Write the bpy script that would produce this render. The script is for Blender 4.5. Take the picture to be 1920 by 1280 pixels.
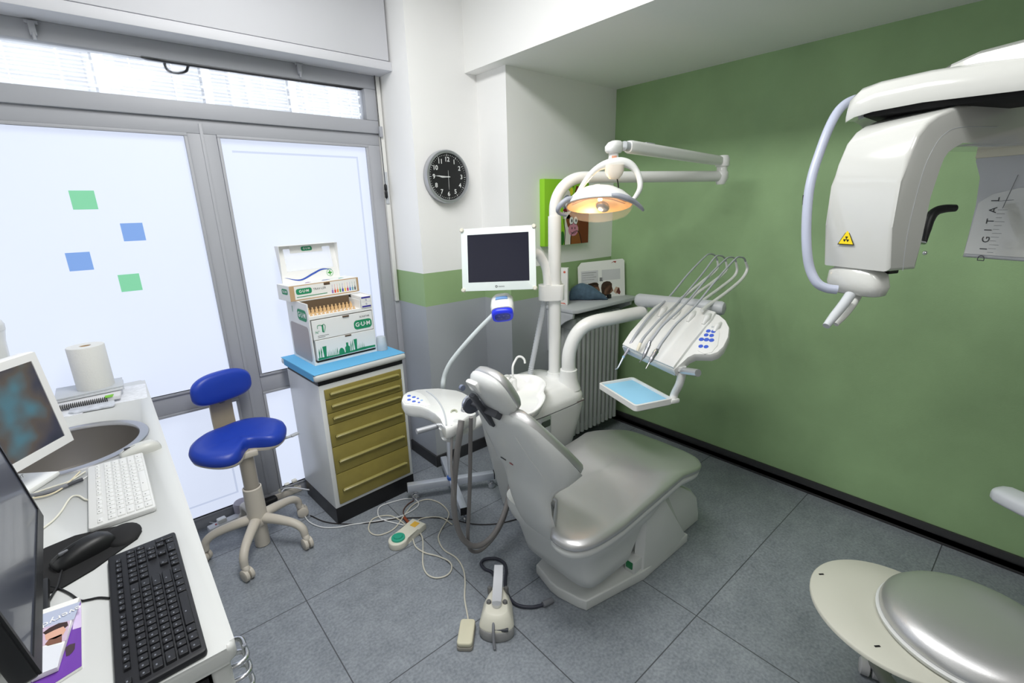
import bpy, bmesh, math, random
from mathutils import Vector, Matrix
PI = math.pi
random.seed(7)
for o in list(bpy.data.objects):
    bpy.data.objects.remove(o)
scene = bpy.context.scene
COL = scene.collection

# ---------------------------------------------------------------- camera
cd = bpy.data.cameras.new('camera')
cam = bpy.data.objects.new('camera', cd); COL.objects.link(cam)
cd.sensor_fit = 'HORIZONTAL'; cd.sensor_width = 36.0
cd.lens = 36.0 * 884.9 / 1920.0
cd.clip_start = 0.02
yaw, pit, rol = math.radians(49.438), math.radians(15.8545), math.radians(-1.4346)
fw = Vector((math.cos(yaw)*math.cos(pit), math.sin(yaw)*math.cos(pit), -math.sin(pit)))
rt = Vector((math.sin(yaw), -math.cos(yaw), 0)); up = rt.cross(fw)
rt2 = rt*math.cos(rol) + up*math.sin(rol); up2 = up*math.cos(rol) - rt*math.sin(rol)
M = Matrix.Identity(4)
for i in range(3):
    M[i][0] = rt2[i]; M[i][1] = up2[i]; M[i][2] = -fw[i]
M.translation = Vector((0, 0, 1.7))
cam.matrix_world = M
scene.camera = cam

# ---------------------------------------------------------------- world, exposure, lamps
w = bpy.data.worlds.new('sky'); scene.world = w; w.use_nodes = True
nt = w.node_tree
bg = nt.nodes['Background']; bg.inputs[0].default_value = (0.86, 0.92, 1.0, 1); bg.inputs[1].default_value = 2.2
vs = scene.view_settings
scene.display_settings.display_device = 'sRGB'
vs.view_transform = 'Standard'; vs.look = 'None'; vs.gamma = 1.0; vs.use_curve_mapping = False
vs.exposure = 0.12
scene.cycles.use_denoising = True
scene.cycles.max_bounces = 10; scene.cycles.diffuse_bounces = 6
scene.cycles.caustics_reflective = False; scene.cycles.caustics_refractive = False
scene.cycles.sample_clamp_indirect = 6.0

def area(name, loc, rot, sx, sy, power, color):
    l = bpy.data.lights.new(name, 'AREA'); l.shape = 'RECTANGLE'; l.size = sx; l.size_y = sy
    l.energy = power; l.color = color
    o = bpy.data.objects.new(name, l); COL.objects.link(o); o.location = loc; o.rotation_euler = rot
    return o
# fluorescent fixtures on the high ceiling (their housings are built with the ceiling)
LAMPS = [(0.66, 1.25, 3.02, 0.6, 1.6), (0.50, -0.55, 3.02, 0.6, 1.1)]
area('ceiling_light', (0.66, 1.25, 3.0), (0, 0, 0), 0.5, 1.5, 46, (1.0, 0.995, 0.98))
area('ceiling_light', (0.50, -0.55, 3.0), (0, 0, 0), 0.5, 1.0, 14, (1.0, 0.995, 0.98))

# ---------------------------------------------------------------- helpers
def lin(c):
    r = []
    for v in c[:3]:
        v = v/255.0
        r.append(v/12.92 if v <= 0.04045 else ((v+0.055)/1.055)**2.4)
    return (r[0], r[1], r[2], 1.0)

MATS = {}
def mat(name, col, rough=0.5, metal=0.0, noise=None, bump=None, coat=0.0, trans=0.0, emit=None, estr=0.0, alpha=1.0, ior=1.45, spec=0.5):
    """noise=(scale, amount[, second colour]); bump=(scale, strength)"""
    if name in MATS: return MATS[name]
    m = bpy.data.materials.new(name); m.use_nodes = True
    t = m.node_tree; b = t.nodes['Principled BSDF']
    b.inputs['Base Color'].default_value = lin(col)
    b.inputs['Roughness'].default_value = rough; b.inputs['Metallic'].default_value = metal
    b.inputs['Coat Weight'].default_value = coat
    b.inputs['Transmission Weight'].default_value = trans
    b.inputs['IOR'].default_value = ior; b.inputs['Alpha'].default_value = alpha
    b.inputs['Specular IOR Level'].default_value = spec
    if emit is not None:
        b.inputs['Emission Color'].default_value = lin(emit); b.inputs['Emission Strength'].default_value = estr
    tc = t.nodes.new('ShaderNodeTexCoord')
    if noise:
        n = t.nodes.new('ShaderNodeTexNoise'); n.inputs['Scale'].default_value = noise[0]; n.inputs['Detail'].default_value = 6
        t.links.new(tc.outputs['Object'], n.inputs['Vector'])
        mx = t.nodes.new('ShaderNodeMix'); mx.data_type = 'RGBA'
        c = lin(col)
        k = noise[1]
        a, d = (tuple(min(1, v*(1-k)) for v in c[:3])+(1,), tuple(min(1, v*(1+k)) for v in c[:3])+(1,))
        if len(noise) > 2: a, d = c, lin(noise[2])
        mx.inputs[6].default_value = a; mx.inputs[7].default_value = d
        rp = t.nodes.new('ShaderNodeMapRange'); rp.inputs[1].default_value = 0.3; rp.inputs[2].default_value = 0.7
        t.links.new(n.outputs['Fac'], rp.inputs[0]); t.links.new(rp.outputs[0], mx.inputs[0])
        t.links.new(mx.outputs[2], b.inputs['Base Color'])
    if bump:
        n = t.nodes.new('ShaderNodeTexNoise'); n.inputs['Scale'].default_value = bump[0]; n.inputs['Detail'].default_value = 4
        t.links.new(tc.outputs['Object'], n.inputs['Vector'])
        bp = t.nodes.new('ShaderNodeBump'); bp.inputs['Strength'].default_value = bump[1]; bp.inputs['Distance'].default_value = 0.004
        t.links.new(n.outputs['Fac'], bp.inputs['Height']); t.links.new(bp.outputs[0], b.inputs['Normal'])
    MATS[name] = m
    return m

def world_loc(o):
    v = Vector((0, 0, 0))
    while o is not None:
        v = v + o.location; o = o.parent
    return v

def cr(pts, sub):
    """Catmull-Rom through the points"""
    P = [Vector(p) for p in pts]
    if len(P) < 3 or sub < 2: return P
    Q = [P[0]*2-P[1]] + P + [P[-1]*2-P[-2]]
    out = []
    for i in range(1, len(Q)-2):
        p0, p1, p2, p3 = Q[i-1], Q[i], Q[i+1], Q[i+2]
        for k in range(sub):
            t = k/sub
            out.append(0.5*((2*p1)+(p2-p0)*t+(2*p0-5*p1+4*p2-p3)*t*t+(3*p1-p0-3*p2+p3)*t**3))
    out.append(P[-1])
    return out

def frame(axis):
    a = Vector(axis).normalized()
    h = Vector((0, 0, 1)) if abs(a.z) < 0.9 else Vector((1, 0, 0))
    u = h.cross(a).normalized(); v = a.cross(u)
    return u, v, a

class MB:
    def __init__(s): s.b = bmesh.new()
    def _xf(s, vs, m):
        for v in vs: v.co = m @ v.co
    def box(s, lo, hi, bev=0.0, seg=2, m=None):
        g = bmesh.ops.create_cube(s.b, size=1.0); vs = g['verts']
        for v in vs:
            v.co = Vector([lo[i] + (v.co[i]+0.5)*(hi[i]-lo[i]) for i in range(3)])
        if bev > 0:
            es = list({e for v in vs for e in v.link_edges})
            r = bmesh.ops.bevel(s.b, geom=es, offset=bev, segments=seg, profile=0.5, affect='EDGES', clamp_overlap=True)
            vs = list({v for f in r['faces'] for v in f.verts} | {v for v in vs if v.is_valid})
        if m is not None: s._xf(vs, m)
        return s
    def obox(s, c, u, v, wv, bev=0.0, seg=2):
        """box from centre and three half vectors"""
        m = Matrix.Identity(4)
        U, V, W = Vector(u), Vector(v), Vector(wv)
        l = [U.length, V.length, W.length]
        for i in range(3):
            m[i][0] = U[i]/l[0]; m[i][1] = V[i]/l[1]; m[i][2] = W[i]/l[2]; m[i][3] = c[i]
        return s.box([-a for a in l], l, bev, seg, m)
    def ring(s, co):
        return [s.b.verts.new(Vector(c)) for c in co]
    def skin(s, rings, cap=True, closed=True, loop=False):
        R = [s.ring(r) for r in rings]
        n = len(R[0]); last = len(R) if loop else len(R)-1
        for i in range(last):
            a, b2 = R[i], R[(i+1) % len(R)]
            for k in range(n if closed else n-1):
                try: s.b.faces.new((a[k], a[(k+1) % n], b2[(k+1) % n], b2[k]))
                except ValueError: pass
        if cap and not loop and closed:
            for r in (R[0], R[-1]):
                try: s.b.faces.new(r)
                except ValueError: pass
        return s
    def tube(s, pts, r, n=10, sub=6, cap=True, flat=1.0):
        P = cr(pts, sub); m = len(P)
        if isinstance(r, (list, tuple)):
            rr = []
            for i in range(m):
                x = i/(m-1)*(len(r)-1); k = min(int(x), len(r)-2); rr.append(r[k]+(r[k+1]-r[k])*(x-k))
        else: rr = [r]*m
        t0 = (P[1]-P[0]).normalized(); u, v, _ = frame(t0); rings = []
        for i in range(m):
            t = (P[min(i+1, m-1)]-P[max(i-1, 0)])
            t = t.normalized() if t.length > 1e-9 else t0
            q = t0.rotation_difference(t); u = q @ u; u = (u - t*u.dot(t)).normalized(); v = t.cross(u); t0 = t
            rings.append([P[i]+(u*math.cos(2*PI*k/n)+v*math.sin(2*PI*k/n)*flat)*rr[i] for k in range(n)])
        return s.skin(rings, cap)
    def cyl(s, p0, p1, r0, r1=None, n=24):
        return s.tube([p0, p1], [r0, r0 if r1 is None else r1], n, 1)
    def lathe(s, prof, c=(0, 0, 0), axis=(0, 0, 1), n=32, cap=True):
        u, v, a = frame(axis); C = Vector(c)
        return s.skin([[C+a*z+(u*math.cos(2*PI*k/n)+v*math.sin(2*PI*k/n))*max(r, 1e-5) for k in range(n)] for r, z in prof], cap)
    def prism(s, poly, o, u, v, d, bev=0.0, seg=2):
        """polygon (2d) in the frame o,u,v pushed along d"""
        O, U, V, D = Vector(o), Vector(u), Vector(v), Vector(d)
        a = s.ring([O+U*p[0]+V*p[1] for p in poly]); b2 = s.ring([O+U*p[0]+V*p[1]+D for p in poly])
        n = len(poly); fs = [s.b.faces.new(a), s.b.faces.new(b2)]
        for k in range(n): fs.append(s.b.faces.new((a[k], a[(k+1) % n], b2[(k+1) % n], b2[k])))
        if bev > 0:
            es = list({e for f in fs[:2] for e in f.edges})
            bmesh.ops.bevel(s.b, geom=es, offset=bev, segments=seg, profile=0.5, affect='EDGES', clamp_overlap=True)
        return s
    def sph(s, c, r, nu=20, nv=12, u=None, v=None, wv=None):
        r = (r, r, r) if not isinstance(r, (tuple, list)) else r
        U = Vector(u or (1, 0, 0)); V = Vector(v or (0, 1, 0)); W = Vector(wv or (0, 0, 1)); C = Vector(c)
        rings = []
        for j in range(nv+1):
            t = -PI/2+PI*j/nv; cz = max(math.cos(t), 1e-4)
            rings.append([C+U*(r[0]*cz*math.cos(2*PI*k/nu))+V*(r[1]*cz*math.sin(2*PI*k/nu))+W*(r[2]*math.sin(t)) for k in range(nu)])
        return s.skin(rings)
    def quad(s, *c):
        s.b.faces.new(s.ring(c)); return s
    def build(s, name, m, parent=None, ang=40, subsurf=0, solid=0.0, label=None):
        bmesh.ops.remove_doubles(s.b, verts=s.b.verts, dist=1e-6)
        bmesh.ops.recalc_face_normals(s.b, faces=s.b.faces)
        off = world_loc(parent) if parent is not None else Vector((0, 0, 0))
        if parent is not None:
            for v in s.b.verts: v.co -= off
        me = bpy.data.meshes.new(name); s.b.to_mesh(me); s.b.free()
        for p in me.polygons: p.use_smooth = True
        if ang < 180: me.set_sharp_from_angle(angle=math.radians(ang))
        if m is not None:
            for x in (m if isinstance(m, (list, tuple)) else [m]): me.materials.append(x)
        o = bpy.data.objects.new(name, me); COL.objects.link(o)
        if parent is not None: o.parent = parent
        if solid:
            md = o.modifiers.new('thick', 'SOLIDIFY'); md.thickness = solid; md.offset = 0
        if subsurf:
            md = o.modifiers.new('sub', 'SUBSURF'); md.levels = subsurf; md.render_levels = subsurf
        if label: o['label'] = label
        return o

def thing(name, label, cat, loc=(0, 0, 0), group=None):
    o = bpy.data.objects.new(name, None); COL.objects.link(o); o.location = loc
    o.empty_display_size = 0.05
    o['label'] = label; o['category'] = cat
    if group: o['group'] = group
    return o
def tag(o, label, cat, group=None, kind=None):
    o['label'] = label; o['category'] = cat
    if group: o['group'] = group
    if kind: o['kind'] = kind
    return o
def struct(o):
    o['kind'] = 'structure'; return o

def text(name, body, m, parent, o, u, v, size, depth=0.0006, bold=0.0, align='CENTER', label=None):
    """flat lettering: centre o, reading along u, up along v"""
    cu = bpy.data.curves.new(name, 'FONT'); cu.body = body; cu.size = 1.0; cu.align_x = align; cu.align_y = 'CENTER'
    cu.offset = bold; cu.resolution_u = 3
    t = bpy.data.objects.new(name, cu); COL.objects.link(t)
    bpy.context.view_layer.update()
    me = bpy.data.meshes.new_from_object(t.evaluated_get(bpy.context.evaluated_depsgraph_get()))
    bpy.data.objects.remove(t)
    U, V = Vector(u).normalized(), Vector(v).normalized(); N = U.cross(V).normalized()
    off = world_loc(parent) if parent is not None else Vector((0, 0, 0))
    O = Vector(o) - off
    for x in me.vertices:
        c = x.co.copy(); x.co = O + U*c.x*size + V*c.y*size + N*depth
    me.materials.append(m); me.name = name
    ob = bpy.data.objects.new(name, me); COL.objects.link(ob)
    if parent is not None: ob.parent = parent
    if label: ob['label'] = label
    return ob

def ellipse(a, b, n=32, p=2.0, cx=0, cy=0):
    out = []
    for k in range(n):
        t = 2*PI*k/n; c, s = math.cos(t), math.sin(t)
        out.append((cx+a*math.copysign(abs(c)**(2/p), c), cy+b*math.copysign(abs(s)**(2/p), s)))
    return out
def rrect(w, h, r, n=5, cx=0, cy=0):
    out = []
    for sx, sy, a0 in ((1, 1, 0), (-1, 1, 90), (-1, -1, 180), (1, -1, 270)):
        for k in range(n+1):
            a = math.radians(a0+90*k/n)
            out.append((cx+sx*(w/2-r)+r*math.cos(a), cy+sy*(h/2-r)+r*math.sin(a)))
    return out

# ---------------------------------------------------------------- materials
WHITE = mat('white_paint', (240, 240, 239), 0.7, bump=(180, 0.08))
LOWGREY = mat('grey_paint', (168, 172, 178), 0.6, bump=(180, 0.08))
BANDGREEN = mat('green_band_paint', (150, 178, 130), 0.6, bump=(180, 0.08))
GREEN = mat('green_wall_paint', (146, 176, 130), 0.65, noise=(3.0, 0.10), bump=(140, 0.12))
CEIL = mat('ceiling_paint', (240, 240, 238), 0.8, bump=(200, 0.05))
ALU = mat('grey_window_aluminium', (164, 166, 172), 0.5, 0.0)
BOXM = mat('shutter_box_paint', (206, 207, 212), 0.6)
DARKBASE = mat('dark_baseboard', (52, 52, 54), 0.4)
PANE = mat('frosted_pane', (120, 124, 130), 0.55, emit=(224, 233, 254), estr=0.80)
PLW = mat('white_plastic', (228, 229, 227), 0.28, coat=0.3)
PLW2 = mat('white_shell_plastic', (212, 214, 213), 0.35, coat=0.2)
PLG = mat('pale_grey_plastic', (188, 192, 196), 0.4)
GREYP = mat('grey_plastic', (120, 122, 128), 0.45)
DGREY = mat('dark_grey_plastic', (70, 72, 78), 0.45)
BLACK = mat('black_plastic', (22, 23, 25), 0.45)
BLACKM = mat('black_matte', (18, 18, 20), 0.8)
CHROME = mat('chrome', (215, 217, 222), 0.15, 1.0)
STEEL = mat('brushed_steel', (175, 175, 178), 0.32, 1.0, bump=(60, 0.05))
ALUB = mat('satin_aluminium', (205, 207, 212), 0.35, 0.8)
SILVER = mat('silver_vinyl', (206, 206, 207), 0.37, 0.8, bump=(420, 0.06))
BEIGE = mat('beige_plastic', (205, 198, 186), 0.42)
CREAM = mat('cream_plastic', (216, 214, 200), 0.4)
BLUEV = mat('blue_vinyl', (32, 64, 172), 0.38, bump=(500, 0.05))
BLUEP = mat('blue_button', (70, 100, 205), 0.3)
PAPERB = mat('blue_paper', (96, 170, 215), 0.85, bump=(90, 0.1))
LINERB = mat('pale_blue_liner', (150, 205, 235), 0.8)
INK = mat('dark_ink', (60, 62, 66), 0.6)
GUMG = mat('pack_green', (32, 140, 96), 0.6)
CARDW = mat('white_card', (236, 236, 234), 0.6)
KRAFT = mat('brown_card', (190, 160, 122), 0.75)
GLASS = mat('clear_glass', (255, 255, 255), 0.02, trans=1.0, alpha=0.25)

# ---------------------------------------------------------------- floor (vinyl tiles, 61 cm)
def floor_mat():
    m = bpy.data.materials.new('floor_vinyl_tiles'); m.use_nodes = True
    t = m.node_tree; b = t.nodes['Principled BSDF']; b.inputs['Roughness'].default_value = 0.42
    g = t.nodes.new('ShaderNodeNewGeometry')
    def N(ty, **k):
        n = t.nodes.new(ty)
        for a, v in k.items(): setattr(n, a, v)
        return n
    sep = N('ShaderNodeSeparateXYZ'); t.links.new(g.outputs['Position'], sep.inputs[0])
    masks = []
    for ax, off in (('X', 0.406), ('Y', 0.123)):
        s = N('ShaderNodeMath', operation='SUBTRACT'); t.links.new(sep.outputs[ax], s.inputs[0]); s.inputs[1].default_value = off-0.306
        d = N('ShaderNodeMath', operation='DIVIDE'); t.links.new(s.outputs[0], d.inputs[0]); d.inputs[1].default_value = 0.612
        f = N('ShaderNodeMath', operation='FRACT'); t.links.new(d.outputs[0], f.inputs[0])
        c = N('ShaderNodeMath', operation='SUBTRACT'); t.links.new(f.outputs[0], c.inputs[0]); c.inputs[1].default_value = 0.5
        a = N('ShaderNodeMath', operation='ABSOLUTE'); t.links.new(c.outputs[0], a.inputs[0])
        l = N('ShaderNodeMath', operation='LESS_THAN'); t.links.new(a.outputs[0], l.inputs[0]); l.inputs[1].default_value = 0.0036
        if ax == 'X':                                     # no joints along the wall in the last strip by the green wall
            g2 = N('ShaderNodeMath', operation='LESS_THAN'); t.links.new(sep.outputs[ax], g2.inputs[0]); g2.inputs[1].default_value = 1.95
            l2 = N('ShaderNodeMath', operation='MULTIPLY'); t.links.new(l.outputs[0], l2.inputs[0]); t.links.new(g2.outputs[0], l2.inputs[1]); l = l2
        masks.append(l)
    mx = N('ShaderNodeMath', operation='MAXIMUM')
    t.links.new(masks[0].outputs[0], mx.inputs[0]); t.links.new(masks[1].outputs[0], mx.inputs[1])
    n1 = N('ShaderNodeTexNoise'); n1.inputs['Scale'].default_value = 9; n1.inputs['Detail'].default_value = 10; n1.inputs['Roughness'].default_value = 0.75
    t.links.new(g.outputs['Position'], n1.inputs['Vector'])
    n2 = N('ShaderNodeTexNoise'); n2.inputs['Scale'].default_value = 90; n2.inputs['Detail'].default_value = 3
    t.links.new(g.outputs['Position'], n2.inputs['Vector'])
    ad = N('ShaderNodeMath', operation='ADD'); t.links.new(n1.outputs[0], ad.inputs[0]); t.links.new(n2.outputs[0], ad.inputs[1])
    rp = N('ShaderNodeMapRange'); t.links.new(ad.outputs[0], rp.inputs[0]); rp.inputs[1].default_value = 0.75; rp.inputs[2].default_value = 1.25
    cm = N('ShaderNodeMix', data_type='RGBA'); cm.inputs[6].default_value = lin((116, 122, 130)); cm.inputs[7].default_value = lin((149, 155, 162))
    t.links.new(rp.outputs[0], cm.inputs[0])
    c2 = N('ShaderNodeMix', data_type='RGBA'); c2.inputs[7].default_value = lin((74, 77, 82))
    t.links.new(cm.outputs[2], c2.inputs[6]); t.links.new(mx.outputs[0], c2.inputs[0]); t.links.new(c2.outputs[2], b.inputs['Base Color'])
    bp = N('ShaderNodeBump'); bp.inputs['Strength'].default_value = 0.12; bp.inputs['Distance'].default_value = 0.002
    t.links.new(ad.outputs[0], bp.inputs['Height']); t.links.new(bp.outputs[0], b.inputs['Normal'])
    return m
XL, XR, YB = -0.80, 2.965, -1.30
struct(MB().box((XL-0.1, YB-0.1, -0.08), (XR+0.1, 3.2, 0.0)).build('floor', floor_mat()))

# ---------------------------------------------------------------- walls; painted grey below 1.115, green band to 1.322, white above
def banded(name, boxes):
    """each box is cut at the two paint lines; materials white / green / grey"""
    b = MB()
    for lo, hi in boxes:
        for z0, z1 in ((0, 1.115), (1.115, 1.322), (1.322, hi[2])):
            b.box((lo[0], lo[1], z0), (hi[0], hi[1], z1))
    o = b.build(name, [WHITE, BANDGREEN, LOWGREY], ang=20)
    for p in o.data.polygons:
        zs = [o.data.vertices[i].co.z for i in p.vertices]
        zc = (max(zs)+min(zs))/2
        p.material_index = 2 if zc < 1.115 else (1 if zc < 1.32 else 0)
    return struct(o)
banded('wall_back', [((1.478, 2.545, 0), (1.945, 3.15, 3.1)), ((1.945, 2.27, 0), (XR+0.1, 3.15, 2.48))])
struct(MB().box((XR, YB-0.1, 0), (XR+0.12, 2.27, 2.48)).build('wall_right', GREEN))
struct(MB().box((XL-0.12, YB-0.1, 0), (XL, 3.0, 3.1)).build('wall_left', WHITE))
struct(MB().box((XL-0.12, YB-0.12, 0), (XR+0.12, YB, 3.1)).build('wall_front', mat('greige_paint', (170, 168, 164), 0.7)))
struct(MB().box((1.86, YB, 2.475), (XR+0.12, 3.15, 3.1)).build('ceiling_lower', CEIL))
struct(MB().box((XL-0.12, YB-0.12, 3.1), (XR+0.12, 3.2, 3.2)).build('ceiling_upper', CEIL))
# shutter box over the window with its seam
b = MB().box((XL, 2.72, 2.466), (1.478, 3.15, 2.512), 0.003).box((XL, 2.722, 2.515), (1.462, 3.15, 3.1), 0.002)
struct(b.build('trim_1', BOXM))
# baseboards
b = MB().box((XR-0.014, YB, 0), (XR, 2.27, 0.082), 0.002).box((XR-0.022, YB, 0), (XR-0.014, 2.27, 0.012), 0.002)
struct(b.build('baseboard_right', DARKBASE))
b = MB()
for lo, hi in (((1.945, 2.256), (XR-0.02, 2.27)), ((1.931, 2.256), (1.945, 2.531)), ((1.464, 2.531), (1.931, 2.545)), ((1.464, 2.545), (1.478, 2.88))):
    b.box((lo[0], lo[1], 0), (hi[0], hi[1], 0.08), 0.002)
struct(b.build('baseboard_back', DARKBASE))
# fixtures on the high ceiling
for i, (x, y, z, sx, sy) in enumerate(LAMPS):
    t = thing('ceiling_light', 'fluorescent ceiling light fixture on the high ceiling ' + ('above the room' if i == 0 else 'behind the camera side'), 'ceiling light', (x, y, 3.1))
    MB().box((x-sx/2, y-sy/2, 3.01), (x+sx/2, y+sy/2, 3.1), 0.01).build('housing', PLW, t)

# ---------------------------------------------------------------- window
win = bpy.data.objects.new('window_1', None); COL.objects.link(win); win['kind'] = 'structure'
Y0, Y1 = 2.89, 2.955
MX0, MX1 = 0.437, 0.562
def bar(x0, x1, z0, z1, y0=Y0, y1=Y1, bev=0.004): return MB().box((x0, y0, z0), (x1, y1, z1), bev)
b = MB()
b.box((XL, Y0, 0.0), (1.440, Y1, 0.06), 0.003)                  # sill
b.box((MX0, Y0, 0.06), (MX1, Y1, 2.084), 0.003)                 # mullion
b.box((1.362, Y0, 0.06), (1.440, Y1, 2.084), 0.003)             # jamb
b.box((XL, Y0, 2.084), (1.440, Y1, 2.150), 0.003)               # head of the tall lights
b.box((XL, Y0, 0.706), (MX0, Y1, 0.80), 0.003); b.box((MX1, Y0, 0.706), (1.362, Y1, 0.80), 0.003)   # mid rails
b.box((MX0+0.055, Y0-0.004, 0.06), (MX0+0.070, Y0, 2.13), 0.001)  # joint cover of the coupled posts
struct(b.build('window_frame', ALU, win))
b = MB()                                                        # glazing beads
for x0, x1, z0, z1 in ((XL, MX0, 0.80, 2.084), (MX1, 1.362, 0.80, 2.084), (XL, MX0, 0.06, 0.706), (MX1, 1.362, 0.06, 0.706)):
    g = 0.014
    b.box((x0, Y0-0.007, z1-g), (x1, Y0+0.01, z1), 0.002); b.box((x0, Y0-0.007, z0), (x1, Y0+0.01, z0+g), 0.002)
    b.box((x1-g, Y0-0.007, z0+g), (x1, Y0+0.01, z1-g), 0.002)
    if x0 > 0: b.box((x0, Y0-0.007, z0+g), (x0+g, Y0+0.01, z1-g), 0.002)
struct(b.build('glazing_bead', ALU, win))
for x0, x1, z0, z1 in ((XL, MX0, 0.80, 2.084), (MX1, 1.362, 0.80, 2.084), (XL, MX0, 0.06, 0.706), (MX1, 1.362, 0.06, 0.706)):
    struct(MB().box((x0, 2.915, z0), (x1, 2.925, z1)).build('frosted_pane', PANE, win))
# hopper transom
b = MB()
b.box((XL, 2.872, 2.150), (1.437, 2.95, 2.222), 0.004); b.box((XL, 2.872, 2.392), (1.437, 2.95, 2.466), 0.004); b.box((1.366, 2.872, 2.222), (1.437, 2.95, 2.392), 0.004)
struct(b.build('transom_sash', ALU, win))
struct(MB().box((XL, 2.905, 2.222), (1.366, 2.911, 2.392)).build('transom_glass', GLASS, win))
for x, z in ((-0.0221, 2.4349), (1.0041, 2.442)):
    b = MB().box((x-0.011, 2.850, z-0.03), (x+0.011, 2.872, z+0.02), 0.003).box((x-0.02, 2.856, z+0.012), (x+0.02, 2.872, z+0.024), 0.002).cyl((x, 2.853, z-0.045), (x, 2.853, z-0.02), 0.006, n=12)
    struct(b.build('hopper_bracket', ALU, win))
for k, (x0, x1, z0, z1) in enumerate(((0.626, 1.302, 2.013-0.006, 2.013+0.004), (1.302-0.010, 1.302, 0.83, 2.013-0.006), ((-0.70), 0.399-0.05, 0.128, 0.138), (0.399-0.06, 0.399-0.05, 0.138, 0.70))):  # outer frame's soft shadow line painted on the panes as thin dimmer strips
    struct(MB().box((x0, 2.9142, z0), (x1, 2.915, z1)).build('frame_shadow', mat('frame_shadow', (110, 114, 122), 0.55, emit=(206, 217, 242), estr=0.74), win))
# coloured film squares on the left pane
for s, c in (('130,357 178,357 182,392 135,393', (122, 206, 160)), ('226,418 268,418 273,451 231,452', (128, 165, 226)), ('122,474 170,472 175,506 130,508', (128, 165, 226)), ('220,515 261,513 267,544 228,547', (122, 206, 160))):
    pass
for n, (x0, x1, z0, z1) in enumerate([(-0.045, 0.041, 1.737, 1.818), (0.104, 0.188, 1.59, 1.672), (-0.112, -0.028, 1.471, 1.552), (0.049, 0.13, 1.356, 1.437)]):
    gr = n in (0, 3)
    m = mat('green_film' if gr else 'blue_film', (90, 130, 108) if gr else (80, 104, 140), 0.5, emit=(122, 206, 160) if gr else (124, 162, 226), estr=0.72)
    struct(MB().box((x0, 2.9135, z0), (x1, 2.915, z1)).build('film_square', m, win, label='green film square on frosted pane' if gr else 'blue film square on frosted pane'))
# white strip beside the jamb
struct(MB().box((1.441, 2.868, 1.115), (1.468, 2.90, 2.466), 0.003).build('trim_2', mat('cream_strip', (222, 222, 218), 0.5)))
struct(MB().box((1.441, 2.88, 0), (1.478, 2.95, 1.115), 0.002).box((1.441, 2.9, 1.115), (1.478, 2.95, 2.466)).build('trim_3', ALU))
# blind cord
t = thing('blind_cord', 'thin dark pull cord with black toggle hanging beside the window jamb', 'cord', (1.43, 2.86, 2.40))
P = [(1.436, 2.862, 2.466), (1.436, 2.860, 2.10), (1.438, 2.858, 1.86)]
MB().tube(P, 0.0022, 6, 4).build('cord', INK, t)
MB().lathe([(0.003, 0.0), (0.009, -0.008), (0.0095, -0.035), (0.007, -0.042), (0.0095, -0.048), (0.0095, -0.08), (0.004, -0.088)], (1.438, 2.858, 1.86), n=14).build('toggle', BLACK, t)
MB().box((1.438, 2.862, 1.74), (1.460, 2.87, 1.93), 0.002).build('wall_clip', PLG, t)
MB().box((1.432, 2.852, 2.13), (1.452, 2.872, 2.19), 0.003).build('guide', ALU, t)

# ---------------------------------------------------------------- the building across the street, seen through the transom
fac = thing('neighbour_building', 'white building facade with louvred shutters seen through the transom', 'building', (0, 6.2, 0))
FW = mat('facade_white', (240, 240, 240), 0.8)
MB().box((-6, 6.3, -0.5), (6, 6.6, 6)).build('facade_wall', FW, fac)
xs = [-4.0+0.86*i for i in range(11)]
FS = mat('shutter_white', (236, 236, 238), 0.6)
for x in xs:
    MB().box((x, 6.22, 0.4), (x+0.09, 6.3, 4.6)).build('pilaster', FW, fac)
    b = MB()
    for k in range(44):
        z = 2.2+0.035*k
        b.obox((x+0.475, 6.27, z), (0.375, 0, 0), (0, 0.012, 0.008), (0, -0.002, 0.003))
    b.box((x+0.28, 6.252, 2.2), (x+0.29, 6.262, 3.75)).box((x+0.62, 6.252, 2.2), (x+0.63, 6.262, 3.75))
    b.build('shutter', FS, fac)
    b = MB()
    for k in range(14): b.box((x-0.012, 6.20, 2.3+0.1*k), (x+0.006, 6.222, 2.37+0.1*k))
    b.build('hinge_strip', mat('hinge_grey', (120, 122, 128), 0.6), fac)
    MB().box((x+0.10, 6.24, 3.78), (x+0.85, 6.3, 3.98)).build('shutter_head', FW, fac)
t = tag(MB().tube([(0.417, 2.956, 2.418)]+[(0.4135, 2.958, 2.3865), (0.4238, 2.958, 2.3632), (0.459, 2.958, 2.3591), (0.4935, 2.958, 2.3709), (0.5059, 2.958, 2.3912)]+[(0.5137, 2.956, 2.4242)], 0.006, 8).build('outdoor_cable', INK), 'dark looped cable hanging outside above the transom window', 'cable')

# ================================================================ counter on the left
CZ = 0.92
LAM = mat('white_laminate', (200, 202, 201), 0.4)
def cut(o, cutter):
    md = o.modifiers.new('hole', 'BOOLEAN'); md.operation = 'DIFFERENCE'; md.object = cutter; md.solver = 'EXACT'
    bpy.context.view_layer.update()
    me = bpy.data.meshes.new_from_object(o.evaluated_get(bpy.context.evaluated_depsgraph_get()))
    o.modifiers.clear(); o.data = me; bpy.data.objects.remove(cutter)
SK = (-0.212, 2.165)
t = thing('counter', 'long white laminate counter running to the frosted window, sink at its far end', 'counter', (-0.4, 1.8, 0))
MB().prism(rrect(0.852, 2.0, 0.016, 6, XL+0.426, 1.885), (0, 0, 0.884), (1, 0, 0), (0, 1, 0), (0, 0, 0.036), 0.010, 3).build('worktop', LAM, t)
cut(t.children[0], MB().cyl((SK[0], SK[1], 0.8), (SK[0], SK[1], 1.0), 0.203, n=48).build('c', None, t))
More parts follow.
